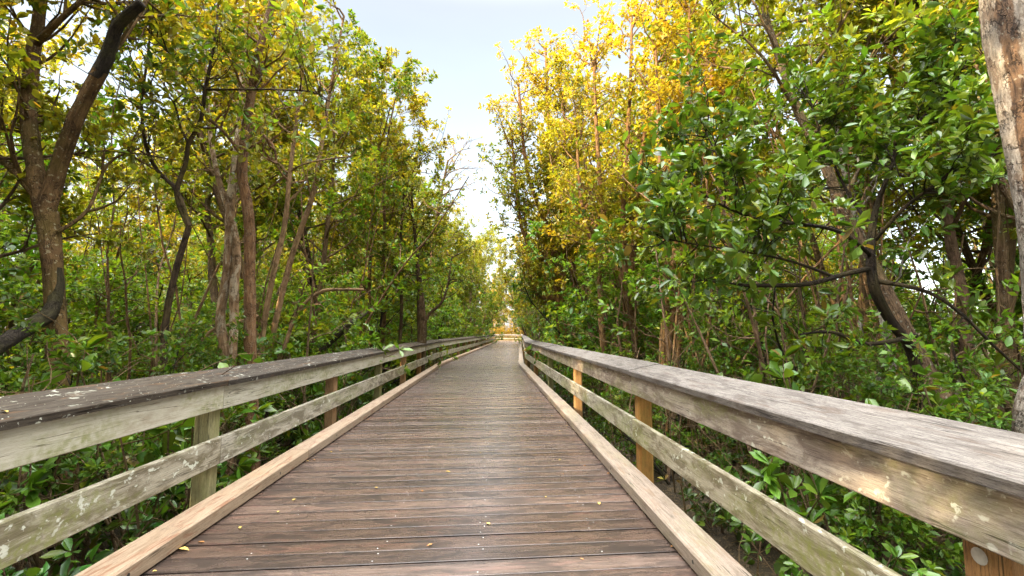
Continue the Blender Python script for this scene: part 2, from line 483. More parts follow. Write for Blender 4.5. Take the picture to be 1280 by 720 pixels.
def railing(side, face, posts, label, mats, first, corner_y, joints):
    """side +1 = right: section x grows outward; face = offset of the boards' inner face"""
    root = empty("wooden_railing", (face * 1.0, 5, 0), label, "railing", "railings along the boardwalk")
    inv = Matrix.Translation(-root.location)
    pl = offset_line(face, first, corner_y)
    total = sum(np.linalg.norm(pl[i + 1] - pl[i]) for i in range(3))
    s = side
    up = chamfer(0.0, 0.04, 0.645, 0.818, 0.004)
    lo = chamfer(0.0, 0.04, 0.245, 0.432, 0.004) if side > 0 else chamfer(0.0, 0.04, 0.265, 0.452, 0.004)
    # cap: a wide plank tipped inwards
    ci, co, zi, zo, th = -0.03, 0.265, 0.855, 0.912, 0.04
    cap = [(ci + .004, zi - th), (co, zo - th), (co + .002, zo - .006), (co - .004, zo), (ci + .005, zi), (ci, zi - .006)]
    def orient(sec): return [(s * x, z) for x, z in sec] if s > 0 else [(s * x, z) for x, z in sec][::-1]
    st = cut(pl, posts)
    rj = random.Random(int(face * 100))
    sd = 1000 + (300 if s > 0 else 0)
    cap_m, up_m, lo_m, post_m = mats
    def piece(name, sec, i, j, mat, extra=()):
        b = Boards()
        (sa, pa, na, da), (sb, pb, nb, db) = st[i], st[j]
        jit = rj.uniform(-0.007, 0.005), rj.uniform(-0.007, 0.005)
        b.prism(ring_at(pa, na, orient(sec), jit[0], (pb - pa) / np.linalg.norm(pb - pa), 0.0025),
                ring_at(pb, nb, orient(sec), jit[1], (pa - pb) / np.linalg.norm(pb - pa), 0.0025), sd + i * 5 + hash_id[name])
        mm = [mat, M_hole]
        if name != "top_rail" and sa < 30:
            zs = (sec[0][1] + 0.035, sec[0][1] + 0.09, sec[0][1] + 0.145)
            for (pp, tdir, nn) in ((pa, (pb - pa), na), (pb, (pa - pb), nb)):
                tdir = tdir / np.linalg.norm(tdir)
                for z in zs:
                    if rj.random() < 0.75:
                        q = pp + tdir * (0.05 + rj.uniform(-.01, .01)) - nn * s * 0.0015
                        b.disc((q[0], q[1], z + rj.uniform(-.01, .01)), (-nn[0] * s, -nn[1] * s, 0), 0.005, 1)
        me = b.mesh(name, mm)
        me.transform(inv)
        link(name, me, root)
    hash_id = {"top_rail": 1, "upper_board": 2, "lower_board": 3}
    post_st, st = st, cut(pl, joints)
    for i in range(len(st) - 1):
        if st[i + 1][0] - st[i][0] < 0.3: continue
        piece("upper_board", up, i, i + 1, up_m)
        piece("lower_board", lo, i, i + 1, lo_m)
        piece("top_rail", cap, i, i + 1, cap_m)
    for i, (sa, p, nr, d) in enumerate(post_st):
        if sa < 0.1 or sa > total - 0.1: continue
        w = 0.062
        n0 = np.array([d[1], -d[0]]) * s
        c = p + n0 * (0.0425 + w)
        b = Boards()
        ring = [(-w + .018, -w), (w - .018, -w), (w, -w + .018), (w, w - .018), (w - .018, w), (-w + .018, w), (-w, w - .018), (-w, -w + .018)]
        def rg(z):
            out = []
            for x, yv in ring:
                q = c + np.array([d[0], d[1]]) * x + n0 * yv * 1.0
                out.append((q[0], q[1], z))
            return out if s < 0 else out[::-1]
        b.prism(rg(GZ - 0.3), rg(0.80), sd + i * 7 + 4)
        mat = post_m[i % len(post_m)]
        if s > 0 and i == 1:   # round grey tag on the nearest post
            q = c - n0 * (w + 0.002)
            b.disc((q[0], q[1], 0.60), (-n0[0], -n0[1], 0), 0.022, 1, 14)
        me = b.mesh("post", [mat, M_tag]); me.transform(inv)
        link("post", me, root)
    return root


F0 = -3.2
right_posts = [1.25, 4.2, 7.35, 10.7, 14.1]
k = 17.3
while k < 61: right_posts.append(k); k += 3.3
k = 65
while k < 85: right_posts.append(k); k += 3.0
left_posts = [0.92, 3.52, 6.15, 8.65, 11.1, 13.5]
k = 15.9
while k < 56: left_posts.append(k); k += 2.6
k = 61.0
while k < 82: left_posts.append(k); k += 3.0
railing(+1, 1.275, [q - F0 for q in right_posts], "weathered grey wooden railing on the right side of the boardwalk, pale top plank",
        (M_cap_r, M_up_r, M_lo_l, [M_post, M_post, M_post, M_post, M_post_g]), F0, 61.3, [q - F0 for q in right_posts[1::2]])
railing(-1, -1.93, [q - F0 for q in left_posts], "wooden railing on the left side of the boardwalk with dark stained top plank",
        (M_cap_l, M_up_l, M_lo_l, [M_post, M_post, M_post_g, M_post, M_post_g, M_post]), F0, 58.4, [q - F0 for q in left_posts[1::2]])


def kerb(side, inner, label, mat, corner_y, cuts):
    root = empty("timber_kerb", (inner, 4, 0), label, "kerb", "timber kerbs on the boardwalk")
    inv = Matrix.Translation(-root.location)
    pl = offset_line(inner, F0, corner_y)
    st = cut(pl, [c - F0 for c in cuts])
    sec = [(side * x, z) for x, z in chamfer(0, 0.185, 0.006, 0.096, 0.009)]
    if side < 0: sec = sec[::-1]
    for i in range(len(st) - 1):
        (sa, pa, na, da), (sb, pb, nb, db) = st[i], st[i + 1]
        t = (pb - pa) / np.linalg.norm(pb - pa)
        b = Boards()
        b.prism(ring_at(pa, na, sec, 0, t, 0.003), ring_at(pb, nb, sec, 0, -t, 0.003), 2000 + i * 3 + (500 if side > 0 else 0))
        if sa < 25:
            L = np.linalg.norm(pb - pa)
            for q in np.arange(0.8, L, 1.6):
                c = pa + t * q - na * side * 0.0016
                b.disc((c[0], c[1], 0.052), (-na[0] * side, -na[1] * side, 0), 0.011, 1, 8)
        me = b.mesh("beam", [mat, M_hole]); me.transform(inv)
        link("beam", me, root)


kerb(-1, -1.71, "tan timber kerb along the left edge of the deck with reddish peeling", M_curb_l, 58.2, [4.6, 9.6, 14, 22, 30, 38, 46])
kerb(+1, 1.02, "grey timber kerb along the right edge of the deck", M_curb_r, 61.0, [5.6, 10.6, 15, 24, 33, 42, 50])

# ------------------------------------------------------------------ ground
gm, nt, out = new_mat("swamp_mud")
k = N(nt)
tc = k.node("ShaderNodeTexCoord").outputs["Object"]
n1 = k.noise(tc, 0.9, 5, 0.6); n2 = k.noise(tc, 14, 5, 0.7); n3 = k.noise(tc, 55, 3, 0.6)
c = k.mix(k.step(n1, 0.35, 0.65), (0.03, 0.022, 0.013), (0.065, 0.05, 0.028))
c = k.mix(k.step(n2, 0.5, 0.7), c, (0.13, 0.085, 0.04))
c = k.mix(k.math("MULTIPLY", k.step(n3, 0.58, 0.66), 0.7), c, (0.2, 0.13, 0.06))
nt.links.new(k.bsdf(c, 0.9, k.bump(k.math("ADD", n2, n3), 0.8, 0.05), 0.2), out.inputs[0])
gx = np.concatenate([[-1500, -400, -120], np.linspace(-40, 40, 81), [120, 400, 1500]])
gy = np.concatenate([[-1500, -400, -100, -40], np.linspace(-14, 90, 105), [150, 400, 1500]])
X, Yg = np.meshgrid(gx, gy, indexing="ij")
Z = GZ + 0.10 * np.sin(X * 0.9 + 1.3 * np.sin(Yg * 0.4)) * np.cos(Yg * 0.7) + 0.05 * np.sin(X * 2.3 + Yg * 1.9)
V = np.stack([X, Yg, Z], -1).reshape(-1, 3)
nx, ny = len(gx), len(gy)
ii, jj = np.meshgrid(np.arange(nx - 1), np.arange(ny - 1), indexing="ij")
b0 = (ii * ny + jj).ravel()
Q = np.stack([b0, b0 + ny, b0 + ny + 1, b0 + 1], -1)
tag(link("ground", mesh_arrays("ground", V, Q, [gm], smooth=True)), kind="structure", label="dark swamp floor of mud and leaf litter")


# ------------------------------------------------------------------ plants
def unit(v):
    v = np.asarray(v, float)
    return v / max(1e-9, np.linalg.norm(v))


def walk(rg, p0, d0, length, n, wander=0.15, up=0.0):
    pts = [np.asarray(p0, float)]
    d = unit(d0)
    for _ in range(n):
        d = unit(d + rg.normal(0, wander, 3) + np.array([0, 0, up]))
        pts.append(pts[-1] + d * length / n)
    return np.array(pts)


def along(pts, t):
    t = t * (len(pts) - 1)
    i = min(int(t), len(pts) - 2)
    f = t - i
    return pts[i] * (1 - f) + pts[i + 1] * f, unit(pts[i + 1] - pts[i]), i, f


def smooth_poly(pts, rad, per=4):
    """Catmull-Rom resampling of a hand-placed limb"""
    pts, rad = np.asarray(pts, float), np.asarray(rad, float)
    out, ro = [], []
    n = len(pts)
    for i in range(n - 1):
        p0, p1, p2, p3 = pts[max(i - 1, 0)], pts[i], pts[i + 1], pts[min(i + 2, n - 1)]
        for j in range(per):
            t = j / per
            out.append(0.5 * ((2 * p1) + (-p0 + p2) * t + (2 * p0 - 5 * p1 + 4 * p2 - p3) * t * t + (-p0 + 3 * p1 - 3 * p2 + p3) * t ** 3))
            ro.append(rad[i] * (1 - t) + rad[i + 1] * t)
    out.append(pts[-1]); ro.append(rad[-1])
    return np.array(out), np.array(ro)


class Plant:
    def __init__(s, seed):
        s.rg = np.random.default_rng(seed)
        s.rough = 0.045
        s.br = []                 # (pts, radii, sides)
        s.lp, s.ld, s.ll, s.lt = [], [], [], []   # leaf base, axis, length, turning with painted sun
    def limb(s, pts, rad, sides=5): s.br.append((np.asarray(pts), np.asarray(rad, float), sides))
    def rosette(s, p, d, n, L, spread=1.0, turn=0.0, lift=0.25):
        rg = s.rg
        for _ in range(n):
            r = rg.normal(0, 1, 3)
            r -= d * (r @ d)
            ax = unit(d * rg.uniform(0.05, 0.9) + unit(r) * spread + np.array([0, 0, lift * rg.uniform(-0.4, 1)]))
            s.lp.append(p + ax * 0.012); s.ld.append(ax); s.ll.append(L * rg.uniform(0.5, 1.3)); s.lt.append(turn)
    def twig(s, p, d, length, r, leaves, L, turn, up=0.12, clump=True):
        rg = s.rg
        pts = walk(rg, p, d, length, 3, 0.22, up)
        s.limb(pts, np.linspace(r, r * 0.4, 4), 3)
        n_tip = int(leaves * 0.5) if clump else int(leaves * 0.25)
        s.rosette(pts[-1], unit(pts[-1] - pts[-2]), n_tip, L, 1.0, turn)
        for _ in range(leaves - n_tip):
            q, dd, _, _ = along(pts, rg.uniform(0.25, 1.0))
            q = q + rg.normal(0, 0.03, 3)
            s.rosette(q, dd, 1, L * 0.9, 1.1, turn)
    def branch(s, p, d, length, r, sub, leaves, L, yellow_fn, twig_len=(0.25, 0.5), up=0.1, wander=0.2, start=0.25):
        """a limb that carries twigs"""
        rg = s.rg
        pts = walk(rg, p, d, length, 5, wander, up)
        s.limb(pts, np.linspace(r, r * 0.3, 6), 4)
        for j in range(sub):
            q, dd, _, _ = along(pts, rg.uniform(start, 1.0))
            v = rg.normal(0, 1, 3); v -= dd * (v @ dd)
            s.twig(q, unit(dd * 0.5 + unit(v) * 0.9 + np.array([0, 0, 0.15])), rg.uniform(*twig_len), max(0.004, r * 0.25), leaves, L, yellow_fn(q))
        s.twig(pts[-1], unit(pts[-1] - pts[-2]), rg.uniform(*twig_len), max(0.004, r * 0.3), leaves, L, yellow_fn(pts[-1]))
        return pts
    def wood_mesh(s, name, mat):
        Vs, Qs, As, n0 = [], [], [], 0
        for bi, (pts, rad, k) in enumerate(s.br):
            n = len(pts)
            tg = np.gradient(pts, axis=0)
            tg /= np.linalg.norm(tg, axis=1, keepdims=True) + 1e-9
            ref = np.array([0.31, 0.95, 0.05]) if abs(tg[:, 2]).mean() > 0.5 else np.array([0.05, 0.1, 1.0])
            u = np.cross(tg, ref); u /= np.linalg.norm(u, axis=1, keepdims=True) + 1e-9
            v = np.cross(tg, u)
            th = np.arange(k) * 2 * math.pi / k
            rr = rad[:, None] * np.ones(k)
            if k >= 8:   # knobbly bark outline
                rr = rr * (1 + 0.09 * np.sin(th * 3 + np.concatenate([[0], np.cumsum(np.linalg.norm(np.diff(pts, axis=0), axis=1))])[:, None] * 2.6 + bi) + s.rg.normal(0, s.rough, (n, k)))
            ring = pts[:, None, :] + rr[..., None] * (np.cos(th)[None, :, None] * u[:, None, :] + np.sin(th)[None, :, None] * v[:, None, :])
            Vs.append(ring.reshape(-1, 3))
            L = np.concatenate([[0], np.cumsum(np.linalg.norm(np.diff(pts, axis=0), axis=1))])
            at = np.zeros((n, k, 3))
            at[..., 0] = L[:, None]
            at[..., 1] = np.abs(th[None, :] - math.pi) * max(rad.max(), 0.01)
            at[..., 2] = bi % 97
            As.append(at.reshape(-1, 3))
            i, j = np.meshgrid(np.arange(n - 1), np.arange(k), indexing="ij")
            a = n0 + i * k + j; b = n0 + i * k + (j + 1) % k
            Qs.append(np.stack([a, b, b + k, a + k], -1).reshape(-1, 4))
            n0 += n * k
        return mesh_arrays(name, np.concatenate(Vs), np.concatenate(Qs), [mat], np.concatenate(As), smooth=True)
    def leaf_mesh(s, name, mat, width=0.42, nice=False, origin=None):
        rg = s.rg
        p, d, L, t = np.array(s.lp), np.array(s.ld), np.array(s.ll)[:, None], np.array(s.lt)
        n = len(p)
        up = np.tile([0, 0, 1.0], (n, 1)) + rg.normal(0, 0.55, (n, 3))
        side = np.cross(d, up); side /= np.linalg.norm(side, axis=1, keepdims=True) + 1e-9
        nr = np.cross(side, d)
        w = L * width * 0.5 * rg.uniform(0.8, 1.2, (n, 1))
        f = L * rg.uniform(0.02, 0.12, (n, 1))
        droop = -nr * L * rg.uniform(0.0, 0.18, (n, 1))
        if nice:
            vs = [p, p + d * L * .33 + side * w * .78 + nr * f, p + d * L * .70 + side * w + nr * f + droop * .4, p + d * L + droop,
                  p + d * L * .70 - side * w + nr * f + droop * .4, p + d * L * .33 - side * w * .78 + nr * f]
            m = 6
            q = np.array([[0, 1, 2, 3], [0, 3, 4, 5]])
        else:
            vs = [p, p + d * L * .52 + side * w * 1.1 + nr * f, p + d * L + droop, p + d * L * .52 - side * w * 1.1 + nr * f]
            m = 4
            q = np.array([[0, 1, 2, 3]])
        V = np.stack(vs, 1).reshape(-1, 3)
        Q = (np.arange(n) * m)[:, None, None] + q[None]
        lv = np.zeros((n, m, 3))
        lv[..., 0] = rg.random(n)[:, None]
        tt = np.clip(t + rg.normal(0, 0.10, n) + (rg.random(n) > 0.985) * 0.7, 0, 1)
        lv[..., 1] = tt[:, None]
        lv[..., 2] = rg.random(n)[:, None]
        return mesh_arrays(name, V, Q.reshape(-1, 4), [mat], lv.reshape(-1, 3), "lv")


def turn_and_sun(pl, base, amp, h0=0, h1=12, scale=0.4):
    """how far a clump's leaves have turned yellow: varies clump by clump, with warm sun painted in toward the top"""
    ph = pl.rg.uniform(0, 6, 3)
    def f(q):
        s = math.sin(q[0] * scale * 1.7 + ph[0]) + math.sin(q[1] * scale * 1.5 + ph[1]) + math.sin(q[2] * scale * 1.9 + ph[2])
        hh = min(1, max(0, (q[2] - h0) / (h1 - h0)))  # height share: low sun on the upper crown put into the leaf colour
        return base + amp * (0.5 * s / 2 + hh * 0.8) + pl.rg.normal(0, 0.1)
    return f


def canopy(seed, H=11.0, r=0.11, crown_from=0.36, spread=2.0, limbs=20, L=0.135, leaves=26, sub=8, stems=1, mat=BARK_TWIG, lean=0.05, subs2=5):
    """tall slender tree: bare lower trunk, airy crown of limbs > branches > twigs"""
    pl = Plant(seed); rg = pl.rg
    tf = turn_and_sun(pl, 0.1, 0.5, 2, H)
    for s_ in range(stems):
        d0 = unit([rg.normal(0, lean + 0.12 * (stems > 1)), rg.normal(0, lean + 0.12 * (stems > 1)), 1])
        tr = walk(rg, [rg.normal(0, .12) * (stems > 1), rg.normal(0, .12) * (stems > 1), -0.25], d0, H * rg.uniform(0.9, 1.0), 14, 0.06, 0.06)
        rr = r * (0.75 if stems > 1 else 1) * (1 - 0.85 * np.linspace(0, 1, 15) ** 0.9)
        rr[0] *= 1.35
        pl.limb(tr, rr, 8)
        nl = max(4, limbs // stems)
        for q in range(nl):
            t = crown_from + (1 - crown_from) * (q + rg.random()) / nl
            p, d, i, f = along(tr, min(t, 0.985))
            az = q * 2.4 + rg.uniform(-0.6, 0.6)
            ll = spread * (1.15 - 0.75 * max(0, (t - 0.55) / 0.45)) * rg.uniform(0.65, 1.15)
            dirn = unit([math.cos(az), math.sin(az), rg.uniform(0.25, 0.9)])
            lp = walk(rg, p, dirn, ll, 6, 0.14, 0.06)
            lr = max(0.012, rr[i] * 0.45)
            pl.limb(lp, np.linspace(lr, lr * 0.3, 7), 5)
            for z in range(subs2):
                p2, d2, _, _ = along(lp, rg.uniform(0.25, 1.0))
                v = rg.normal(0, 1, 3); v -= d2 * (v @ d2)
                pl.branch(p2, unit(d2 * 0.7 + unit(v) * 0.8 + np.array([0, 0, 0.2])), rg.uniform(0.45, 0.95), max(0.007, lr * 0.4), sub // 2, leaves, L, tf, (0.18, 0.42))
    return pl


def bushy(seed, H=4.4, r=0.05, spread=1.4, stems=3, L=0.125, leaves=22, limbs=24, low=0.06, sub=5, mat=BARK_TWIG, lean=0.25, base_turn=-0.1):
    """understorey shrub-tree, leafy nearly to the ground"""
    pl = Plant(seed); rg = pl.rg
    tf = turn_and_sun(pl, base_turn, 0.35, 1, 8)
    for s_ in range(stems):
        d0 = unit([rg.normal(0, lean), rg.normal(0, lean), 1])
        tr = walk(rg, [rg.normal(0, .1), rg.normal(0, .1), -0.2], d0, H * rg.uniform(0.7, 1.0), 9, 0.12, 0.05)
        rr = r * (1 - 0.8 * np.linspace(0, 1, 10))
        pl.limb(tr, rr, 6)
        for q in range(limbs // stems):
            t = low + (1 - low) * (q + rg.random()) / (limbs // stems)
            p, d, i, f = along(tr, min(t, 0.99))
            az = rg.uniform(0, 6.283)
            dirn = unit([math.cos(az), math.sin(az), rg.uniform(0.0, 0.8)])
            pl.branch(p, dirn, spread * rg.uniform(0.5, 1.1), max(0.008, rr[i] * 0.5), sub, leaves, L, tf, (0.2, 0.45), 0.06)
    return pl


def thicket_stems(seed, n=7, H=5.0, r=0.022, leaves=8, L=0.1):
    """clump of bare leaning poles with a few leaves at the top"""
    pl = Plant(seed); rg = pl.rg
    tf = turn_and_sun(pl, 0.0, 0.4, 1, 8)
    for s_ in range(n):
        d0 = unit([rg.normal(0, 0.22), rg.normal(0, 0.22), 1])
        h = H * rg.uniform(0.45, 1.0)
        tr = walk(rg, [rg.normal(0, .35), rg.normal(0, .35), -0.2], unit(d0 + np.array([0, 0, 0.9])), h, 9, 0.08, 0.04)
        r0 = r * rg.uniform(0.6, 1.4)
        pl.limb(tr, r0 * (1 - 0.7 * np.linspace(0, 1, 10)), 5)
        for q in range(4):
            p, d, i, f = along(tr, rg.uniform(0.25, 1))
            az = rg.uniform(0, 6.283)
            dirn = unit([math.cos(az), math.sin(az), rg.uniform(-0.2, 0.8)])
            if leaves == 0 or rg.random() < 0.5:
                w = walk(rg, p, dirn, rg.uniform(0.4, 1.2), 5, 0.25, 0)
                pl.limb(w, np.linspace(r0 * .4, .003, 6), 3)
            else:
                pl.branch(p, dirn, rg.uniform(0.4, 0.9), r0 * .4, 2, leaves, L, tf, (0.2, 0.4))
    return pl


def shrub(seed, H=1.3, stems=9, L=0.13, spread=0.7, leaves=8):
    """low broad-leaved shrub: stems ending in whorls"""
    pl = Plant(seed); rg = pl.rg
    for s_ in range(stems):
        az = rg.uniform(0, 6.283)
        tr = walk(rg, [rg.normal(0, .08), rg.normal(0, .08), -0.1], [math.cos(az) * spread, math.sin(az) * spread, 1], H * rg.uniform(0.5, 1.0), 6, 0.16, 0.03)
        pl.limb(tr, np.linspace(0.014, 0.005, 7), 4)
        tn = rg.uniform(-0.3, 0.1)
        for q in range(4):
            p, d, _, _ = along(tr, rg.uniform(0.3, 1.0))
            v = rg.normal(0, 1, 3)
            w = walk(rg, p, unit(d * 0.5 + unit(v)), rg.uniform(0.15, 0.4), 3, 0.2, 0.1)
            pl.limb(w, np.linspace(.006, .003, 4), 3)
            pl.rosette(w[-1], unit(w[-1] - w[-2]), leaves, L, 1.0, tn, 0.3)
            pl.rosette(w[1], unit(w[-1] - w[-2]), leaves // 3, L * .8, 1.0, tn, 0.3)
        pl.rosette(tr[-1], unit(tr[-1] - tr[-2]), leaves + 2, L, 1.0, tn, 0.3)
    return pl


class Kind:
    def __init__(s, pl, mat, leafmat, nice=False, width=0.42, crown="crown", trunk="trunk"):
        s.w = pl.wood_mesh(trunk, mat)
        s.l = pl.leaf_mesh(crown, leafmat, width, nice) if pl.lp else None
        s.crown, s.trunk = crown, trunk


def place(kind, name, x, y, z, rz, sx, sz, label, cat, group, leaf_col, bark_col=(1, 1, 1, 1)):
    o = empty(name, (x, y, z), label, cat, group)
    o.rotation_euler = (0, 0, rz)
    o.scale = (sx, sx, sz)
    link(kind.trunk, kind.w, o, bark_col)
    if kind.l is not None: link(kind.crown, kind.l, o, leaf_col)
    return o


K_can = [Kind(canopy(100, 11.5, 0.12), BARK_TWIG, LEAF), Kind(canopy(101, 10.5, 0.10, 0.36, 1.9, 19), BARK_RED, LEAF),
         Kind(canopy(102, 11.0, 0.13, 0.26, 2.2, 24, stems=2), BARK_TWIG, LEAF), Kind(canopy(103, 12.0, 0.12, 0.36, 2.2, 21, lean=0.09), BARK_BROWN, LEAF),
         Kind(canopy(104, 10.0, 0.10, 0.22, 2.0, 26, stems=3), BARK_PEEL, LEAF)]
K_bush = [Kind(bushy(200), BARK_TWIG, LEAF), Kind(bushy(201, 5.0, 0.05, 1.4, 3, limbs=30), BARK_BROWN, LEAF),
          Kind(bushy(202, 3.2, 0.04, 1.2, 4, limbs=26), BARK_TWIG, LEAF), Kind(bushy(203, 4.5, 0.045, 1.5, 2, limbs=26), BARK_DARK, LEAF)]
K_stem = [Kind(thicket_stems(300), BARK_TWIG, LEAF), Kind(thicket_stems(301, 9, 6.5, 0.026), BARK_RED, LEAF), Kind(thicket_stems(302, 8, 4.0, 0.016), BARK_TWIG, LEAF)]
K_shrub = [Kind(shrub(400), BARK_TWIG, LEAF_BIG, True, 0.40, "foliage", "stem"), Kind(shrub(401, 1.0, 8, 0.11, 0.9), BARK_TWIG, LEAF_BIG, True, 0.4, "foliage", "stem"),
           Kind(shrub(402, 1.7, 10, 0.14, 0.5), BARK_TWIG, LEAF_BIG, True, 0.42, "foliage", "stem")]

GREEN = [(0.09, 0.175, 0.014), (0.115, 0.2, 0.018), (0.075, 0.16, 0.016), (0.135, 0.205, 0.015)]


def scatter(n, xr, yr, gap, seed, used):
    """random spots (offset from the path centre line, distance along it) at least gap apart"""
    rg = random.Random(seed)
    out, tries = [], 0
    while len(out) < n and tries < n * 60:
        tries += 1
        y = rg.uniform(*yr)
        x = centre_x(y) + rg.uniform(*xr)
        if all((x - a) ** 2 + (y - b) ** 2 > gap * gap for a, b in used):
            used.append((x, y)); out.append((x, y))
    return out, rg


def lg(c, rg, a, j=0.2):
    s = rg.uniform(1 - j, 1 + j)
    return (c[0] * s, c[1] * s, c[2] * s, a)


GROUPS = {}
def forest(side, spots, rg, kinds, name, label, cat, group, gold, sz=(0.85, 1.1), cols=GREEN):
    for x, y in spots:
        kd = rg.choice(kinds)
        s = rg.uniform(*sz)
        b = rg.uniform(0.5, 0.95)
        place(kd, name, x, y, GZ, rg.uniform(0, 6.283), s * rg.uniform(0.9, 1.1), s, label, cat, group,
              lg(rg.choice(cols), rg, rg.uniform(*gold)), (b, b * rg.uniform(.9, 1), b * rg.uniform(.8, 1), 1))


used = []
# canopy trees in rows on both sides
sp, rg = scatter(27, (-6.4, -4.0), (8.5, 50), 1.7, 1, used)
forest(-1, sp, rg, K_can, "canopy_tree", "tall slender tree lining the left railing, crown reaching toward the sky gap", "tree", "trees lining the left railing", (0.5, 1.05))
sp, rg = scatter(50, (-24, -6.2), (6.5, 46), 2.0, 2, used)
forest(-1, sp, rg, K_can, "canopy_tree", "tall thin tree deep in the wood left of the boardwalk", "tree", "trees deep in the left wood", (0.5, 1.05))
sp, rg = scatter(30, (3.5, 5.8), (9, 57), 1.7, 3, used)
forest(1, sp, rg, K_can, "canopy_tree", "tall slender tree lining the right railing with sunlit golden top", "tree", "trees lining the right railing", (0.75, 1.35))
sp, rg = scatter(50, (5.6, 24), (6.5, 60), 2.2, 4, used)
forest(1, sp, rg, K_can, "canopy_tree", "tall thin tree deep in the wood right of the boardwalk", "tree", "trees deep in the right wood", (0.6, 1.2))
sp, rg = scatter(16, (5.4, 15), (4.8, 10), 1.7, 7, used)
forest(1, sp, rg, [K_can[0], K_can[2], K_can[3]], "canopy_tree", "tall green tree rising behind the dark-limbed broad-leaved tree", "tree", "trees behind the broad-leaved tree", (0.3, 0.8))
sp, rg = scatter(9, (-3.3, -2.75), (24, 52), 2.2, 9, used)
forest(-1, sp, rg, K_can[2:], "canopy_tree", "short tree hanging over the far left railing where the gap closes", "tree", "short trees over the far left railing", (0.4, 0.9), (0.55, 0.9))
sp, rg = scatter(10, (2.2, 2.7), (26, 57), 2.2, 10, used)
forest(1, sp, rg, K_can[2:], "canopy_tree", "short tree hanging over the far right railing where the gap closes", "tree", "short trees over the far right railing", (0.5, 1.0), (0.55, 0.9))
# behind and beside the camera, to shade the deck as the wood does there
sp, rg = scatter(50, (-17, -4.2), (-20, 6.2), 1.9, 5, used)
forest(-1, sp, rg, K_can, "canopy_tree", "tall thin tree beside the left railing near the viewer", "tree", "trees beside the left railing near the viewer", (0.4, 0.9), (0.9, 1.1))
# the wood beyond the far turn, its sun glow put into golden leaf colours
sp, rg = scatter(44, (-12, 14), (65, 88), 2.0, 6, used)
forest(0, sp, rg, K_can, "canopy_tree", "sunlit golden tree beyond the far turn of the boardwalk", "tree", "golden trees beyond the far turn", (1.0, 1.8), (0.7, 1.1), [(0.14, 0.16, 0.02), (0.2, 0.17, 0.02)])
sp, rg = scatter(60, (-8, 8), (62.5, 72), 1.0, 8, [])
forest(0, sp, rg, K_bush, "understorey_tree", "yellow sunlit bush at the far turn of the boardwalk", "small tree", "yellow bushes at the far turn", (0.9, 1.7), (0.5, 0.95), [(0.24, 0.17, 0.015), (0.30, 0.19, 0.012)])
# understorey
ub = []
sp, rg = scatter(70, (-9.5, -3.6), (7, 53), 1.15, 11, ub)
forest(-1, sp, rg, K_bush, "understorey_tree", "leafy green understorey tree behind the left railing", "small tree", "understorey behind the left railing", (0.2, 0.7), (0.7, 1.15))
sp, rg = scatter(75, (3.0, 9.0), (7.5, 57), 1.15, 12, ub)
forest(1, sp, rg, K_bush, "understorey_tree", "leafy green understorey tree behind the right railing", "small tree", "understorey behind the right railing", (0.2, 0.7), (0.7, 1.15))
sp, rg = scatter(66, (-24, -8.5), (3, 44), 1.7, 13, ub)
forest(-1, sp, rg, K_bush, "understorey_tree", "bushy tree filling the shade deep in the left wood", "small tree", "understorey deep in the left wood", (0.3, 0.8), (1.0, 1.7))
sp, rg = scatter(70, (7.5, 24), (3, 50), 1.7, 14, ub)
forest(1, sp, rg, K_bush, "understorey_tree", "bushy tree filling the shade deep in the right wood", "small tree", "understorey deep in the right wood", (0.3, 0.8), (1.0, 1.7))
un = []
sp, rg = scatter(44, (-7, -3.3), (2.2, 20), 0.8, 31, un)
forest(-1, sp, rg, K_bush, "leafy_bush", "bright green waist-high bush close behind the left railing", "bush", "bushes close behind the left railing", (0.1, 0.5), (0.4, 0.62), [(0.07, 0.135, 0.012), (0.06, 0.115, 0.012)])
sp, rg = scatter(50, (2.7, 6.5), (2.6, 20), 0.8, 32, un)
forest(1, sp, rg, K_bush, "leafy_bush", "bright green waist-high bush close behind the right railing", "bush", "bushes close behind the right railing", (0.1, 0.5), (0.4, 0.62), [(0.07, 0.135, 0.012), (0.06, 0.115, 0.012)])
us = []
sp, rg = scatter(30, (-9, -3.6), (7, 36), 1.1, 15, us)
forest(-1, sp, rg, K_stem, "sapling_clump", "clump of bare leaning saplings in the shade behind the left railing", "saplings", "sapling clumps behind the left railing", (0.2, 0.8), (0.8, 1.2))
sp, rg = scatter(56, (3.0, 9), (6, 32), 0.9, 16, us)
forest(1, sp, rg, K_stem, "sapling_clump", "clump of bare leaning saplings in the shade behind the right railing", "saplings", "sapling clumps behind the right railing", (0.2, 0.8), (0.8, 1.2))
K_brush = [Kind(thicket_stems(310, 14, 1.8, 0.009, 0), BARK_TWIG, LEAF), Kind(thicket_stems(311, 11, 2.6, 0.012, 0), BARK_TWIG, LEAF)]
ud = []
sp, rg = scatter(34, (-7.5, -3.4), (1.0, 22), 0.8, 21, ud)
forest(-1, sp, rg, K_brush, "dead_brush", "tangle of bare brown twigs standing below the left railing", "brushwood", "bare brushwood below the left railing", (0, 0), (0.7, 1.2))
sp, rg = scatter(34, (2.7, 6.5), (1.0, 22), 0.8, 22, ud)
forest(1, sp, rg, K_brush, "dead_brush", "tangle of bare brown twigs standing below the right railing", "brushwood", "bare brushwood below the right railing", (0, 0), (0.7, 1.2))
uh = []
sp, rg = scatter(34, (-6.5, -2.7), (1.2, 30), 0.75, 17, uh)
forest(-1, sp, rg, K_shrub, "broadleaf_shrub", "low broad-leaved shrub growing below the left railing", "shrub", "shrubs below the left railing", (0.1, 0.4), (0.6, 1.05), [(0.06, 0.15, 0.02), (0.05, 0.12, 0.02)])
sp, rg = scatter(44, (1.9, 5.5), (0.8, 30), 0.62, 18, uh)
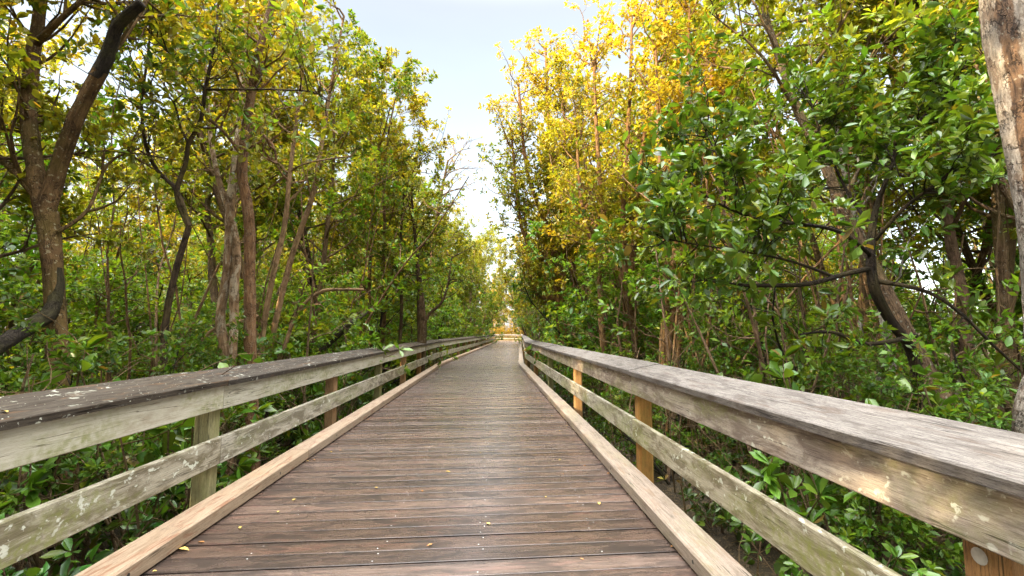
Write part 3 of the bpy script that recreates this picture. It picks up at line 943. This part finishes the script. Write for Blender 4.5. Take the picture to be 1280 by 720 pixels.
forest(1, sp, rg, K_shrub, "broadleaf_shrub", "low broad-leaved shrub growing below the right railing", "shrub", "shrubs below the right railing", (0.1, 0.4), (0.45, 0.85), [(0.06, 0.12, 0.012), (0.05, 0.098, 0.012)])

place(K_can[3], "canopy_tree", -3.9, 10.2, GZ, 0.7, 1.05, 1.05, "tall tree spreading widest over the left railing toward the sky gap", "tree", None, (0.09, 0.165, 0.016, 0.9), (.7, .62, .5, 1))
place(K_can[2], "canopy_tree", -3.7, 15.5, GZ, 2.2, 0.95, 1.0, "two-stemmed tree crowding the sky gap from the left", "tree", None, (0.085, 0.16, 0.016, 1.0), (.7, .62, .5, 1))
for q, (off, y_, s_, ki, lab) in enumerate(((-3.1, 27, 1.45, 1, "rounded green tree bulging over the left railing below the twiggy tree"),
                                        (-2.9, 37, 1.6, 0, "round-crowned green tree further along the left railing"), (-3.0, 47, 1.3, 1, "last leafy tree by the left railing before the far turn"),
                                        (2.8, 44, 1.6, 1, "leafy tree leaning over the far right railing before the turn"), (2.6, 54, 1.4, 0, "last leafy tree by the right railing at the far turn"))):
    place(K_bush[ki], "understorey_tree", centre_x(y_) + off, y_, GZ, q * 1.9, s_, s_, lab, "small tree", None, (0.1, 0.18, 0.016, 0.6), (.7, .62, .5, 1))
uw = []
sp, rg = scatter(22, (-5.0, -3.7), (9, 42), 1.2, 41, uw)
forest(-1, sp, rg, K_bush, "understorey_tree", "full leafy tree filling the gap right above the left railing", "small tree", "full leafy trees right above the left railing", (0.4, 0.9), (0.95, 1.4))
sp, rg = scatter(24, (3.1, 4.5), (9.5, 42), 1.2, 42, uw)
forest(1, sp, rg, K_bush, "understorey_tree", "full leafy tree filling the gap right above the right railing", "small tree", "full leafy trees right above the right railing", (0.5, 1.0), (0.95, 1.4))

# ---- low ground cover: one uncountable mass of small leaves and twigs
pl = Plant(900)
for _ in range(2600):
    y = pl.rg.uniform(0.3, 34) ; side = pl.rg.random() < 0.5
    x = centre_x(y) + (pl.rg.uniform(1.6, 9) if side else pl.rg.uniform(-10, -2.3))
    w = walk(pl.rg, [x, y, GZ - 0.05], [pl.rg.normal(0, .5), pl.rg.normal(0, .5), 1], pl.rg.uniform(0.12, 0.5), 3, 0.25)
    pl.limb(w, np.linspace(.005, .002, 4), 3)
    pl.rosette(w[-1], unit(w[-1] - w[-2]), 7, 0.10, 1.0, pl.rg.uniform(-.3, .2))
gc = link("ground_cover", pl.leaf_mesh("ground_cover", LEAF_BIG, 0.42, True), color=(0.05, 0.095, 0.012, 0.6))
tag(gc, "low leafy ground cover spreading over the swamp floor beside the boardwalk", "ground cover", kind="stuff")


# ------------------------------------------------------------------ particular trees of the photograph
def px_limb(pl, pts, sides=9, per=4):
    """pts: (px, py, depth, width in photo pixels)"""
    w = [P(a, b, d) for a, b, d, _ in pts]
    r = [0.5 * wd * d / F_PX * (math.cos(math.atan((a - 640) / F_PX)) if abs(a - 640) < 900 else 0.5) for a, _, d, wd in pts]
    q, rr = smooth_poly(w, r, per)
    pl.limb(q, rr, sides)
    return q


def dress(pl, q, n, length, leaves, L, tf, t0=0.3, sub=4, up=0.12, r=0.02, twig=(0.25, 0.5)):
    for i in range(n):
        p, d, _, _ = along(q, pl.rg.uniform(t0, 1.0))
        v = pl.rg.normal(0, 1, 3); v -= d * (v @ d)
        pl.branch(p, unit(d * 0.4 + unit(v) + np.array([0, 0, 0.2])), pl.rg.uniform(*length), r, sub, leaves, L, tf, twig, up)


def hero(pl, name, base, label, cat, bark_m, leaf_m, col, nice, width=0.42, bark_col=(1, 1, 1, 1), group=None):
    o = empty(name, base, label, cat, group)
    mt = Matrix.Translation(-Vector(base))
    w = pl.wood_mesh("trunk", bark_m); w.transform(mt); link("trunk", w, o, bark_col)
    if pl.lp:
        l = pl.leaf_mesh("crown", leaf_m, width, nice); l.transform(mt); link("crown", l, o, col)
    return o


def base_of(px, py, d):
    p = P(px, py, d); return (float(p[0]), float(p[1]), GZ)


# big forked tree, left edge
pl = Plant(501); D = 5.2
tf = turn_and_sun(pl, 0.15, 0.5, 2, 8)
px_limb(pl, [(78, 640, D, 38.7), (74, 520, D, 31.7), (72, 420, D, 29.9), (66, 340, D, 29.0), (57, 265, D, 33.4)], 11)
a = px_limb(pl, [(58, 275, D, 31.7), (44, 210, D + .1, 26.4), (36, 130, D + .3, 24.6), (42, 60, D + .5, 21.1), (52, 0, D + .6, 17.6), (60, -90, D + .8, 12.3), (52, -220, D + 1, 6.2)], 10)
b = px_limb(pl, [(55, 270, D, 31.7), (72, 215, D, 25.5), (95, 150, D - .1, 23.8), (125, 88, D - .2, 22.0)], 10)
pl2, pl3 = Plant(5011), Plant(5012)
px_limb(pl3, [(72, 335, D, 12), (71, 365, D - .02, 20), (62, 392, D - .12, 24.6), (40, 406, D - .3, 26.4), (0, 432, D - .7, 28.2), (-60, 470, D - 1.2, 29.9)], 10)
px_limb(pl2, [(120, 97, D - .19, 22.9), (131, 76, D - .21, 21.1), (140, 50, D - .25, 19.4), (148, 30, D - .3, 18.5), (170, 10, D - .35, 16.7), (177, 4, D - .36, 15.8), (178.5, 3, D - .36, 2)], 10)
d_ = px_limb(pl, [(50, 250, D, 17.6), (20, 215, D + .1, 15.0), (-20, 180, D + .2, 12.3), (-80, 120, D + .4, 7.9)], 8)
e_ = px_limb(pl, [(45, 55, D + .4, 14.1), (75, 25, D + .3, 9.7), (110, -10, D + .3, 7.9), (150, -80, D + .4, 4.4)], 7)
g_ = px_limb(pl, [(72, 290, D, 7.0), (110, 262, D + .2, 5.3), (135, 205, D + .5, 4.4), (175, 185, D + .8, 2.6)], 6)
h_ = px_limb(pl, [(128, 80, D - .2, 10.6), (160, 40, D, 7.9), (195, -20, D + .2, 5.3)], 7)
for q, n in ((a, 18), (d_, 10), (e_, 10), (h_, 9)): dress(pl, q, n, (0.7, 1.4), 13, 0.12, tf, 0.25)
dress(pl, g_, 4, (0.3, 0.6), 9, 0.11, tf)
ft = hero(pl, "forked_tree", base_of(78, 640, D), "thick brown forked tree at the left edge with a dark sawn-off limb", "tree", BARK_BROWN, LEAF, (0.08, 0.15, 0.018, 0.9), True, bark_col=(.95, .85, .62, 1))

for q_, lab in ((pl2, "black sawn-off upper limb"), (pl3, "black limb curving down to the left")):
    lw = q_.wood_mesh("limb", BARK_DARK); lw.transform(Matrix.Translation(-ft.location))
    link("limb", lw, ft, (1, 1, 1, 1))["label"] = lab
# crooked dark tree
pl = Plant(502); D = 6.2
tf = turn_and_sun(pl, 0.05, 0.45, 1, 7)
px_limb(pl, [(200, 600, D, 12.8), (203, 500, D, 11.2), (208, 400, D, 9.8), (222, 330, D, 9.0), (236, 283, D, 8.2)], 8)
a = px_limb(pl, [(236, 283, D, 8.2), (222, 240, D, 6.8), (196, 212, D, 6.0), (182, 180, D - .1, 5.2), (177, 130, D - .2, 4.5), (182, 90, D - .2, 3.8), (187, 40, D - .1, 3.0), (180, -30, D, 2.2)], 7)
b = px_limb(pl, [(236, 283, D, 8.2), (221, 243, D, 7.5), (232, 205, D, 6.8), (236, 180, D, 6.8), (251, 150, D, 6.0), (257, 110, D, 6.0), (265, 70, D + .1, 4.5), (272, 20, D + .2, 3.8), (275, -60, D + .3, 2.2)], 7)
c_ = px_limb(pl, [(236, 180, D, 4.5), (226, 160, D, 3.8), (218, 130, D - .1, 3.0), (205, 115, D - .2, 2.2)], 6)
d_ = px_limb(pl, [(257, 112, D, 3.8), (300, 112, D - .2, 3.0), (345, 112, D - .4, 2.6), (390, 115, D - .4, 2.2), (415, 128, D - .4, 1.5)], 6)
e_ = px_limb(pl, [(257, 112, D, 3.0), (225, 80, D - .2, 3.0), (200, 55, D - .3, 2.2), (180, 30, D - .4, 1.5)], 6)
for q, n in ((a, 14), (b, 14), (c_, 5), (d_, 10), (e_, 8)): dress(pl, q, n, (0.35, 0.9), 11, 0.125, tf, 0.35, 3, r=0.01)
hero(pl, "crooked_tree", base_of(200, 600, D), "thin crooked black-branched tree right of the thick forked tree", "tree", BARK_DARK, LEAF, (0.08, 0.16, 0.018, 0.7), True, bark_col=(1.7, 1.45, 1.15, 1))

# straight shaggy trunk
pl = Plant(503); D = 6.6
tf = turn_and_sun(pl, 0.15, 0.5, 2, 9)
a = px_limb(pl, [(316, 640, D, 19), (315, 520, D, 17), (313, 420, D, 16), (312, 340, D, 15), (311, 270, D, 15), (303, 215, D, 14), (308, 160, D, 14), (314, 115, D, 12), (325, 60, D, 11), (340, 5, D + .1, 10), (350, -60, D + .1, 8), (355, -180, D + .2, 5)], 10)
b = px_limb(pl, [(303, 195, D, 7), (280, 165, D - .1, 5), (262, 150, D - .1, 4)], 6)
c_ = px_limb(pl, [(317, 160, D, 6), (340, 180, D - .3, 4), (346, 205, D - .3, 2.5)], 6)
dress(pl, a, 24, (0.6, 1.3), 13, 0.12, tf, 0.62, 4)
for q in (b, c_): dress(pl, q, 5, (0.3, 0.6), 9, 0.12, tf, 0.3, 3)
hero(pl, "shaggy_trunk_tree", base_of(316, 640, D), "straight reddish shaggy-barked tree standing right of the crooked dark tree", "tree", BARK_RED, LEAF, (0.075, 0.15, 0.018, 0.9), True, bark_col=(.8, .7, .62, 1))

# peeling pair
pl = Plant(504); D = 7.2
tf = turn_and_sun(pl, 0.3, 0.5, 2, 9)
a = px_limb(pl, [(284, 640, D, 17), (284, 520, D, 15), (282, 440, D, 14), (275, 400, D, 13), (282, 350, D, 13), (287, 300, D, 13), (290, 240, D, 12), (300, 150, D + .2, 10), (306, 40, D + .4, 8), (310, -120, D + .6, 4)], 9)
b = px_limb(pl, [(286, 480, D, 12), (292, 420, D, 12), (293, 360, D, 13), (296, 320, D, 12), (288, 270, D, 10), (272, 220, D + .1, 8), (262, 160, D + .2, 6), (255, 60, D + .3, 4)], 9)
dress(pl, a, 16, (0.5, 1.2), 12, 0.12, tf, 0.6, 4); dress(pl, b, 8, (0.4, 0.9), 11, 0.12, tf, 0.6, 4)
hero(pl, "peeling_tree", base_of(284, 640, D), "twin-stemmed tree with pale peeling bark just left of the shaggy trunk", "tree", BARK_PEEL, LEAF, (0.085, 0.15, 0.018, 1.0), True)

# slanting pale stems
pl = Plant(505); D = 8.2
tf = turn_and_sun(pl, 0.1, 0.4, 1, 8)
A = [px_limb(pl, [(330, 470, D, 8), (345, 400, D, 8), (362, 330, D, 8), (375, 290, D, 7), (392, 240, D, 7), (402, 180, D + .1, 6), (415, 100, D + .2, 4), (430, 20, D + .3, 3)], 7),
     px_limb(pl, [(325, 480, D - .4, 9), (328, 420, D - .4, 8), (340, 350, D - .4, 8), (356, 280, D - .4, 7), (362, 220, D - .4, 6), (372, 140, D - .2, 5), (385, 40, D, 3)], 7),
     px_limb(pl, [(340, 470, D - .2, 6), (355, 435, D - .2, 6), (372, 390, D - .2, 5), (400, 365, D - .2, 4.5), (425, 362, D - .1, 4), (455, 362, D, 3)], 6),
     px_limb(pl, [(322, 395, D - .4, 6), (290, 405, D - .8, 5), (262, 415, D - 1.0, 5), (235, 450, D - 1.1, 5)], 6),
     px_limb(pl, [(318, 250, D, 3), (350, 225, D - .3, 3), (380, 205, D - .5, 2.5), (440, 195, D - .7, 2)], 5)]
for q in A[:2]: dress(pl, q, 12, (0.5, 1.0), 12, 0.11, tf, 0.5, 4)
hero(pl, "leaning_tree", base_of(330, 560, D), "pale thin stems leaning right beside the shaggy trunk", "tree", BARK_TWIG, LEAF, (0.08, 0.15, 0.018, 0.8), False, bark_col=(1.2, 1.1, 1, 1))

# dark trunk further along, left
pl = Plant(506); D = 14
tf = turn_and_sun(pl, 0.2, 0.5, 2, 9)
a = px_limb(pl, [(526, 470, D, 12), (527, 400, D, 12), (524, 350, D, 7), (519, 300, D, 4), (514, 240, D, 2.5), (505, 180, D, 1.5)], 9)
b = px_limb(pl, [(527, 420, D, 6), (535, 395, D, 4), (552, 378, D, 3.5), (560, 355, D, 3), (565, 320, D, 2)], 6)
c_ = px_limb(pl, [(500, 425, D, 5), (502, 380, D, 5), (500, 320, D, 4), (505, 240, D, 3)], 6)
dress(pl, a, 46, (0.8, 2.0), 18, 0.13, tf, 0.35, 6); dress(pl, b, 8, (0.4, 0.9), 12, 0.12, tf, 0.5)
hero(pl, "dark_trunk_tree", base_of(526, 470, D), "tree with a dark trunk and two pale side stems by the distant left railing", "tree", BARK_BROWN, LEAF, (0.08, 0.155, 0.018, 0.8), False, bark_col=(.55, .5, .42, 1))

# fallen leaning log, left
pl = Plant(507); D = 9.5
px_limb(pl, [(400, 440, D, 10), (425, 416, D, 9), (442, 402, D, 8), (458, 390, D + .3, 5)], 8)
hero(pl, "leaning_log", base_of(405, 425, D), "dark dead log leaning out behind the left railing", "log", BARK_DARK, LEAF, None, False)

# near pale trunk, right edge
pl = Plant(508); D = 3.4; pl.rough = 0.016
a = px_limb(pl, [(1312, 720, D, 66), (1318, 560, D, 60), (1312, 480, D, 56), (1306, 400, D, 54), (1297, 300, D, 55), (1284, 200, D, 56), (1271, 110, D, 60), (1259, 40, D, 66), (1252, -30, D, 68), (1240, -160, D, 60), (1226, -330, D, 40)], 26, 14)
b = px_limb(pl, [(1292, 470, D - .05, 24), (1283, 505, D - .1, 30), (1283, 545, D - .1, 34), (1292, 640, D - .1, 40)], 10)
hero(pl, "pale_trunk_tree", base_of(1300, 720, D), "close pale trunk with rough hollowed bark at the right edge", "tree", BARK_HOLLOW, LEAF_BIG, (0.06, 0.14, 0.018, 0.4), True, bark_col=(1.05, 1.03, 1.0, 1))

# broad-leaved dark-limbed tree, right foreground
pl = Plant(509); D = 5.0
tf = lambda q: pl.rg.uniform(-0.4, 0.12)
tr = px_limb(pl, [(1150, 600, D + .4, 18), (1148, 500, D + .3, 17), (1140, 440, D + .2, 16), (1112, 400, D + .1, 15), (1094, 365, D, 15), (1088, 330, D, 14), (1090, 290, D, 11), (1097, 255, D, 9), (1108, 225, D - .1, 7), (1118, 195, D - .1, 5), (1120, 140, D, 4)], 9)
L1 = px_limb(pl, [(1090, 335, D, 9), (1055, 343, D - .1, 8), (1010, 355, D - .2, 7), (960, 357, D - .3, 6), (920, 356, D - .3, 5), (880, 350, D - .3, 3)], 7)
L2 = px_limb(pl, [(1097, 352, D, 8), (1135, 358, D - .2, 7), (1170, 370, D - .3, 6), (1205, 395, D - .4, 6), (1240, 430, D - .5, 5), (1275, 462, D - .5, 4)], 7)
L3 = px_limb(pl, [(1092, 285, D, 7), (1065, 250, D + .2, 5), (1040, 200, D + .3, 4), (1020, 150, D + .4, 3), (1005, 100, D + .5, 2)], 6)
L4 = px_limb(pl, [(1090, 320, D, 7), (1050, 290, D - .3, 6), (1000, 280, D - .5, 5), (950, 275, D - .6, 4), (890, 250, D - .6, 3), (850, 215, D - .5, 2)], 6)
L5 = px_limb(pl, [(1094, 300, D, 7), (1130, 260, D - .3, 6), (1170, 230, D - .5, 5), (1215, 190, D - .6, 3)], 6)
L6 = px_limb(pl, [(1118, 195, D - .1, 5), (1150, 150, D - .2, 4), (1190, 110, D - .3, 3), (1215, 60, D - .3, 2)], 6)
L7 = px_limb(pl, [(1145, 420, D + .1, 9), (1085, 430, D - .1, 7), (1040, 415, D - .3, 5), (1000, 418, D - .4, 3)], 6)
L8 = px_limb(pl, [(1040, 345, D - .1, 5), (1000, 330, D - .4, 4), (960, 320, D - .5, 3), (900, 310, D - .5, 2.5), (840, 300, D - .4, 2), (800, 285, D - .3, 1.5)], 6)
L9 = px_limb(pl, [(950, 275, D - .6, 3), (900, 200, D - .3, 2.5), (880, 160, D, 2)], 5)
px_limb(pl, [(1205, 395, D - .4, 4), (1190, 420, D - .4, 4), (1198, 460, D - .4, 4), (1220, 500, D - .3, 3)], 6)
dress(pl, tr, 7, (0.3, 0.7), 13, 0.13, tf, 0.7, 4, r=0.008, twig=(0.1, 0.28))
dress(pl, L1, 5, (0.15, 0.4), 8, 0.13, tf, 0.5, 2, r=0.006, twig=(0.1, 0.2))
dress(pl, L7, 4, (0.15, 0.4), 9, 0.13, tf, 0.5, 2, r=0.006, twig=(0.1, 0.2))
dress(pl, L2, 5, (0.2, 0.5), 9, 0.13, tf, 0.1, 2, r=0.006, twig=(0.1, 0.2))
for q, n in ((L3, 13), (L4, 13), (L5, 14), (L6, 12), (L8, 12), (L9, 9)):
    dress(pl, q, int(n * 1.5), (0.3, 0.8), 13, 0.13, tf, 0.25, 4, r=0.008, twig=(0.1, 0.28))
hero(pl, "broadleaf_tree", base_of(1150, 600, D), "dark-limbed tree with big glossy green leaves reaching over the right railing", "tree", BARK_DARK, LEAF_BIG, (0.085, 0.152, 0.014, 0.5), True, 0.40, (.8, .7, .6, 1))

# leaning trunk behind it, upper right
pl = Plant(510); D = 7.5
tf = turn_and_sun(pl, 0.1, 0.4, 2, 9)
a = px_limb(pl, [(1262, 560, D, 24), (1255, 400, D, 20), (1248, 250, D, 18), (1240, 120, D, 16), (1222, 80, D, 14), (1195, 40, D, 12), (1170, 5, D, 10), (1150, -40, D, 7)], 9)
b = px_limb(pl, [(1175, 108, D - .2, 14), (1155, 75, D - .2, 13), (1150, 40, D - .2, 12), (1158, -10, D - .2, 10)], 8)
c_ = px_limb(pl, [(1170, 8, D, 7), (1145, 12, D - .3, 6), (1120, 10, D - .5, 5), (1105, 2, D - .6, 3)], 6)
dress(pl, a, 12, (0.5, 1.1), 12, 0.12, tf, 0.5, 4); dress(pl, c_, 3, (0.3, 0.6), 6, 0.11, tf)
hero(pl, "bent_tree", base_of(1262, 560, D), "grey bent-topped tree leaning left behind the pale trunk", "tree", BARK_BROWN, LEAF, (0.06, 0.14, 0.018, 0.6), True)

# short pale stump-like trunk and thin stems, right middle
pl = Plant(511); D = 6.4
tf = turn_and_sun(pl, -0.1, 0.3, 1, 7)
a = px_limb(pl, [(1118, 600, D, 17), (1117, 500, D, 15), (1113, 450, D, 13), (1104, 400, D, 11), (1090, 330, D + .3, 9), (1060, 240, D + .6, 7), (1040, 120, D + .9, 4)], 8)
px_limb(pl, [(1110, 500, D, 9), (1096, 470, D, 8), (1080, 435, D, 7), (1075, 400, D, 5)], 7)
dress(pl, a, 16, (0.5, 1.1), 11, 0.12, tf, 0.5, 4)
hero(pl, "spotted_trunk_tree", base_of(1118, 600, D), "small tree with a pale spotted trunk behind the right railing", "tree", BARK_PALE, LEAF, (0.06, 0.14, 0.018, 0.5), True)

# golden multi-stemmed trees, right of the gap
for sd, base, D, tops, lab in ((512, (770, 470), 11, [(742, 60), (790, 20), (830, -40), (720, 150)], "golden-leaved tree of many thin stems nearest the gap on the right"),
                               (515, (722, 455), 15, [(648, 105), (682, 60), (640, 175), (705, 120), (655, 250)], "golden tree leaning furthest into the sky gap from the right"),
                               (513, (840, 480), 9, [(820, 60), (862, 10), (905, -60), (880, 120)], "thin-stemmed yellow-green tree rising behind the right railing")):
    pl = Plant(sd)
    tf = turn_and_sun(pl, 0.2, 0.6, 2, 9)
    for (tx, ty) in tops:
        j = pl.rg.normal(0, 8)
        q = px_limb(pl, [(base[0] + j, base[1] + 40, D, 10), (base[0] + j * 1.5 + (tx - base[0]) * .12, base[1] - 60, D, 9), (base[0] + (tx - base[0]) * .45, (base[1] + ty) / 2 + 20, D, 7),
                         (base[0] + (tx - base[0]) * .85, ty + 110, D, 5), (tx, ty, D, 3)], 7)
        dress(pl, q, 42 if D > 12 else 28, (0.05 * D, 0.11 * D), 19 if D > 12 else 16, 0.13 if D > 12 else 0.12, tf, 0.38, 5)
        pl.rosette(q[-1], np.array([0, 0, 1.0]), 20, 0.12, 1, 0.6)
    hero(pl, "golden_tree", base_of(base[0], base[1] + 40, D), lab, "tree", BARK_TWIG, LEAF, (0.11, 0.17, 0.016, 1.15), False, bark_col=(.95, .78, .58, 1))

# twiggy, nearly bare tree leaning into the gap
pl = Plant(514); D = 22
tf = turn_and_sun(pl, 0.1, 0.4, 2, 9)
q = px_limb(pl, [(535, 430, D, 6), (538, 360, D, 5.5), (542, 300, D, 5), (550, 250, D, 4), (560, 200, D, 2.5)], 7)
for i in range(16):
    p, d, _, _ = along(q, pl.rg.uniform(0.4, 1))
    w = walk(pl.rg, p, [pl.rg.uniform(0.2, 1.2), pl.rg.normal(0, .5), pl.rg.uniform(0.2, 1)], pl.rg.uniform(1.2, 2.4), 7, 0.13)
    pl.limb(w, np.linspace(.035, .008, 8), 4)
    for j in range(8):
        p2, d2, _, _ = along(w, pl.rg.uniform(0.3, 1))
        w2 = walk(pl.rg, p2, d2 + pl.rg.normal(0, .6, 3), pl.rg.uniform(0.3, 0.8), 4, 0.2)
        pl.limb(w2, np.linspace(.012, .005, 5), 3)
        if pl.rg.random() < 0.5: pl.rosette(w2[-1], unit(w2[-1] - w2[-2]), 8, 0.12, 1, tf(p2))
hero(pl, "twiggy_tree", base_of(535, 430, D), "half-bare twiggy tree leaning into the sky gap from the left", "tree", BARK_TWIG, LEAF, (0.09, 0.14, 0.02, 1.0), False, bark_col=(.8, .75, .7, 1))

# particular shrubs seen over and between the rails
for i, (px, py, d, s, kd, lab) in enumerate((
        (30, 540, 3.9, 1.1, 2, "bright broad-leaved shrub beneath the thick forked tree"),
        (205, 540, 4.6, 1.25, 2, "bright green shrub topping the left railing before the peeling trunks"),
        (255, 530, 5.2, 1.25, 0, "shrub with glossy leaves at the foot of the shaggy trunk"),
        (408, 480, 8.3, 1.35, 2, "green shrub poking over the left railing right of the leaning stems"),
        (110, 620, 3.0, 0.9, 1, "leafy plant seen between the left rails"),
        (1065, 560, 4.3, 1.2, 2, "light green whorled shrub rising above the right railing"),
        (990, 560, 4.9, 1.2, 0, "dark green shrub left of the whorled shrub behind the right railing"),
        (1130, 700, 2.7, 0.6, 2, "glossy shrub under the right railing near the closest post"),
        (1040, 690, 3.0, 0.6, 0, "leafy shrub seen between the right rails"))):
    p = P(px, py, d)
    place(K_shrub[kd], "broadleaf_shrub", p[0], p[1], GZ, i * 1.3, s, s * 1.05, lab, "shrub", None, (0.085, 0.165, 0.015, 0.3))

# fallen leaves on the deck and one on the left cap
lm = plain("fallen_leaf", (0.62, 0.42, 0.10), 0.6)
lm2 = plain("fallen_leaf_brown", (0.38, 0.17, 0.05), 0.6)
def dead_leaf(L, w):
    V = [(0, -L / 2, .002), (w * .8, -L * .1, .008), (w, L * .2, .009), (0, L / 2, .005), (-w, L * .2, .010), (-w * .8, -L * .1, .009), (0, 0, .003)]
    return V, [[0, 1, 2, 6], [6, 2, 3, 4], [0, 6, 4, 5]]
Vl, Ql = dead_leaf(0.055, 0.013)
ml = [mesh_arrays("fallen_leaf", Vl, Ql, [lm]), mesh_arrays("fallen_leaf_brown", Vl, Ql, [lm2])]
rl = random.Random(3)
for n in range(60):
    yy = rl.uniform(2.2, 13)
    xx = rl.choice((-1.70 + rl.random() ** 2 * 0.5, 1.0 - rl.random() ** 2 * 0.5, rl.uniform(-1.6, 0.9)))
    o = link("dry_leaf", ml[1 if n % 3 else 0]); s_ = rl.uniform(0.3, 0.7)
    o.location = (xx, yy, 0.001); o.rotation_euler = (rl.uniform(-.2, .2), rl.uniform(-.2, .2), rl.uniform(0, 6.28)); o.scale = (s_, s_ * rl.uniform(.6, 1.3), s_)
    tag(o, "tiny dry leaf scrap lying in the grain of the deck planks", "leaf", "dry leaf scraps on the deck")
for n, (px, py) in enumerate(((230, 688), (348, 640), (355, 582), (368, 625), (414, 565), (537, 682), (761, 592), (749, 630), (842, 684), (655, 500), (690, 520), (300, 660), (470, 610), (610, 655), (560, 590), (700, 575))):
    p = on_deck(px, py)
    lab = ("curled orange fallen leaf near the middle of the deck" if n == 5 else "bright yellow fallen leaf beside the left kerb in front" if n == 0 else "small dry fallen leaf lying on the deck planks")
    o = link("fallen_leaf", ml[1 if n in (5, 6, 8) else 0])
    o.location = (p[0], p[1], 0.001); o.rotation_euler = (0, 0, rl.uniform(0, 6.28)); s = rl.uniform(.55, .9) if n else 1.3; o.scale = (s, s, s)
    tag(o, lab, "leaf", "fallen leaves on the deck")
p = P(6, 514, 2.05)
o = link("fallen_leaf", ml[0]); o.rotation_euler = (0, R(11), 1.2)
r_ = CR @ np.array([(6 - 640) / F_PX, -(514 - 360) / F_PX, -1.0])
t = (0.878 - 1.2) / r_[2]; q = C0 + r_ * t
o.location = (q[0], q[1], 0.855 + (abs(q[0]) - 1.90) * 0.193 + 0.004); o.scale = (.8, .8, .8)
tag(o, "pale fallen leaf resting on the dark top plank of the left railing", "leaf")

# ------------------------------------------------------------------ light
EL = R(25)
ZENITH_FILL = 17.0
sdir = Vector((-0.86, -0.51, 0)).normalized() * math.cos(EL) + Vector((0, 0, math.sin(EL)))
sun_d = bpy.data.lights.new("sun", "SUN")
sun_d.energy = 3.3
sun_d.angle = R(0.6)
sun_d.color = (1.0, 0.80, 0.50)
sun = bpy.data.objects.new("sun", sun_d)
COL.objects.link(sun)
sun.rotation_euler = sdir.to_track_quat("Z", "Y").to_euler()
w = bpy.data.worlds.new("World")
sc.world = w
w.use_nodes = True
nt = w.node_tree
sky = nt.nodes.new("ShaderNodeTexSky")
sky.sky_type = "NISHITA"
sky.sun_disc = False
sky.sun_elevation = EL
sky.sun_rotation = math.atan2(sdir.x, sdir.y)
sky.dust_density = 1.6
sky.air_density = 1.0
sky.ozone_density = 1.0
bg = nt.nodes["Background"]
bg.inputs[1].default_value = 0.075
hs = nt.nodes.new("ShaderNodeHueSaturation")
hs.inputs["Saturation"].default_value = 0.42
hs.inputs["Hue"].default_value = 0.485
nt.links.new(sky.outputs[0], hs.inputs["Color"])
# added fill light: the unseen overhead sky is brightened to lift the shade
kw = N(nt)
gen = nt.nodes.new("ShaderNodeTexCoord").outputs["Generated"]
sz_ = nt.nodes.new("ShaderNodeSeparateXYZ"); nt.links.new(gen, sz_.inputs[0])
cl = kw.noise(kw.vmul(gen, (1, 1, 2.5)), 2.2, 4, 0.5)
zenith_fill = kw.math("MULTIPLY", kw.step(sz_.outputs[2], 0.59, 0.95), ZENITH_FILL)
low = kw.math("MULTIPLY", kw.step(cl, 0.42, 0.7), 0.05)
gain = kw.math("ADD", kw.math("ADD", zenith_fill, low), 1.0)
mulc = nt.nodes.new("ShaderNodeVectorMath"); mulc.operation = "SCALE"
greyed = nt.nodes.new("ShaderNodeHueSaturation")      # the added overhead fill is whiter than the clear sky
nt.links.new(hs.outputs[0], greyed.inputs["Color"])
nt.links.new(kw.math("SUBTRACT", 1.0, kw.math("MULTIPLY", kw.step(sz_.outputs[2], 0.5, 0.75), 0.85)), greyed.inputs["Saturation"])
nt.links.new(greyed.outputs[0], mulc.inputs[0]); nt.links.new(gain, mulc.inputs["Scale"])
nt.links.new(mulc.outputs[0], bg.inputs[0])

vs = sc.view_settings
vs.view_transform = "Standard"
vs.look = "None"
vs.exposure = 2.5
vs.gamma = 1.0
vs.use_curve_mapping = False
cy = sc.cycles
cy.use_denoising = True
cy.denoiser = "OPENIMAGEDENOISE"
cy.denoising_input_passes = "RGB_ALBEDO_NORMAL"
cy.denoising_prefilter = "NONE"
cy.use_adaptive_sampling = False
cy.max_bounces = 6
cy.diffuse_bounces = 4
cy.glossy_bounces = 2
cy.transmission_bounces = 3
cy.sample_clamp_indirect = 3
cy.sample_clamp_direct = 8
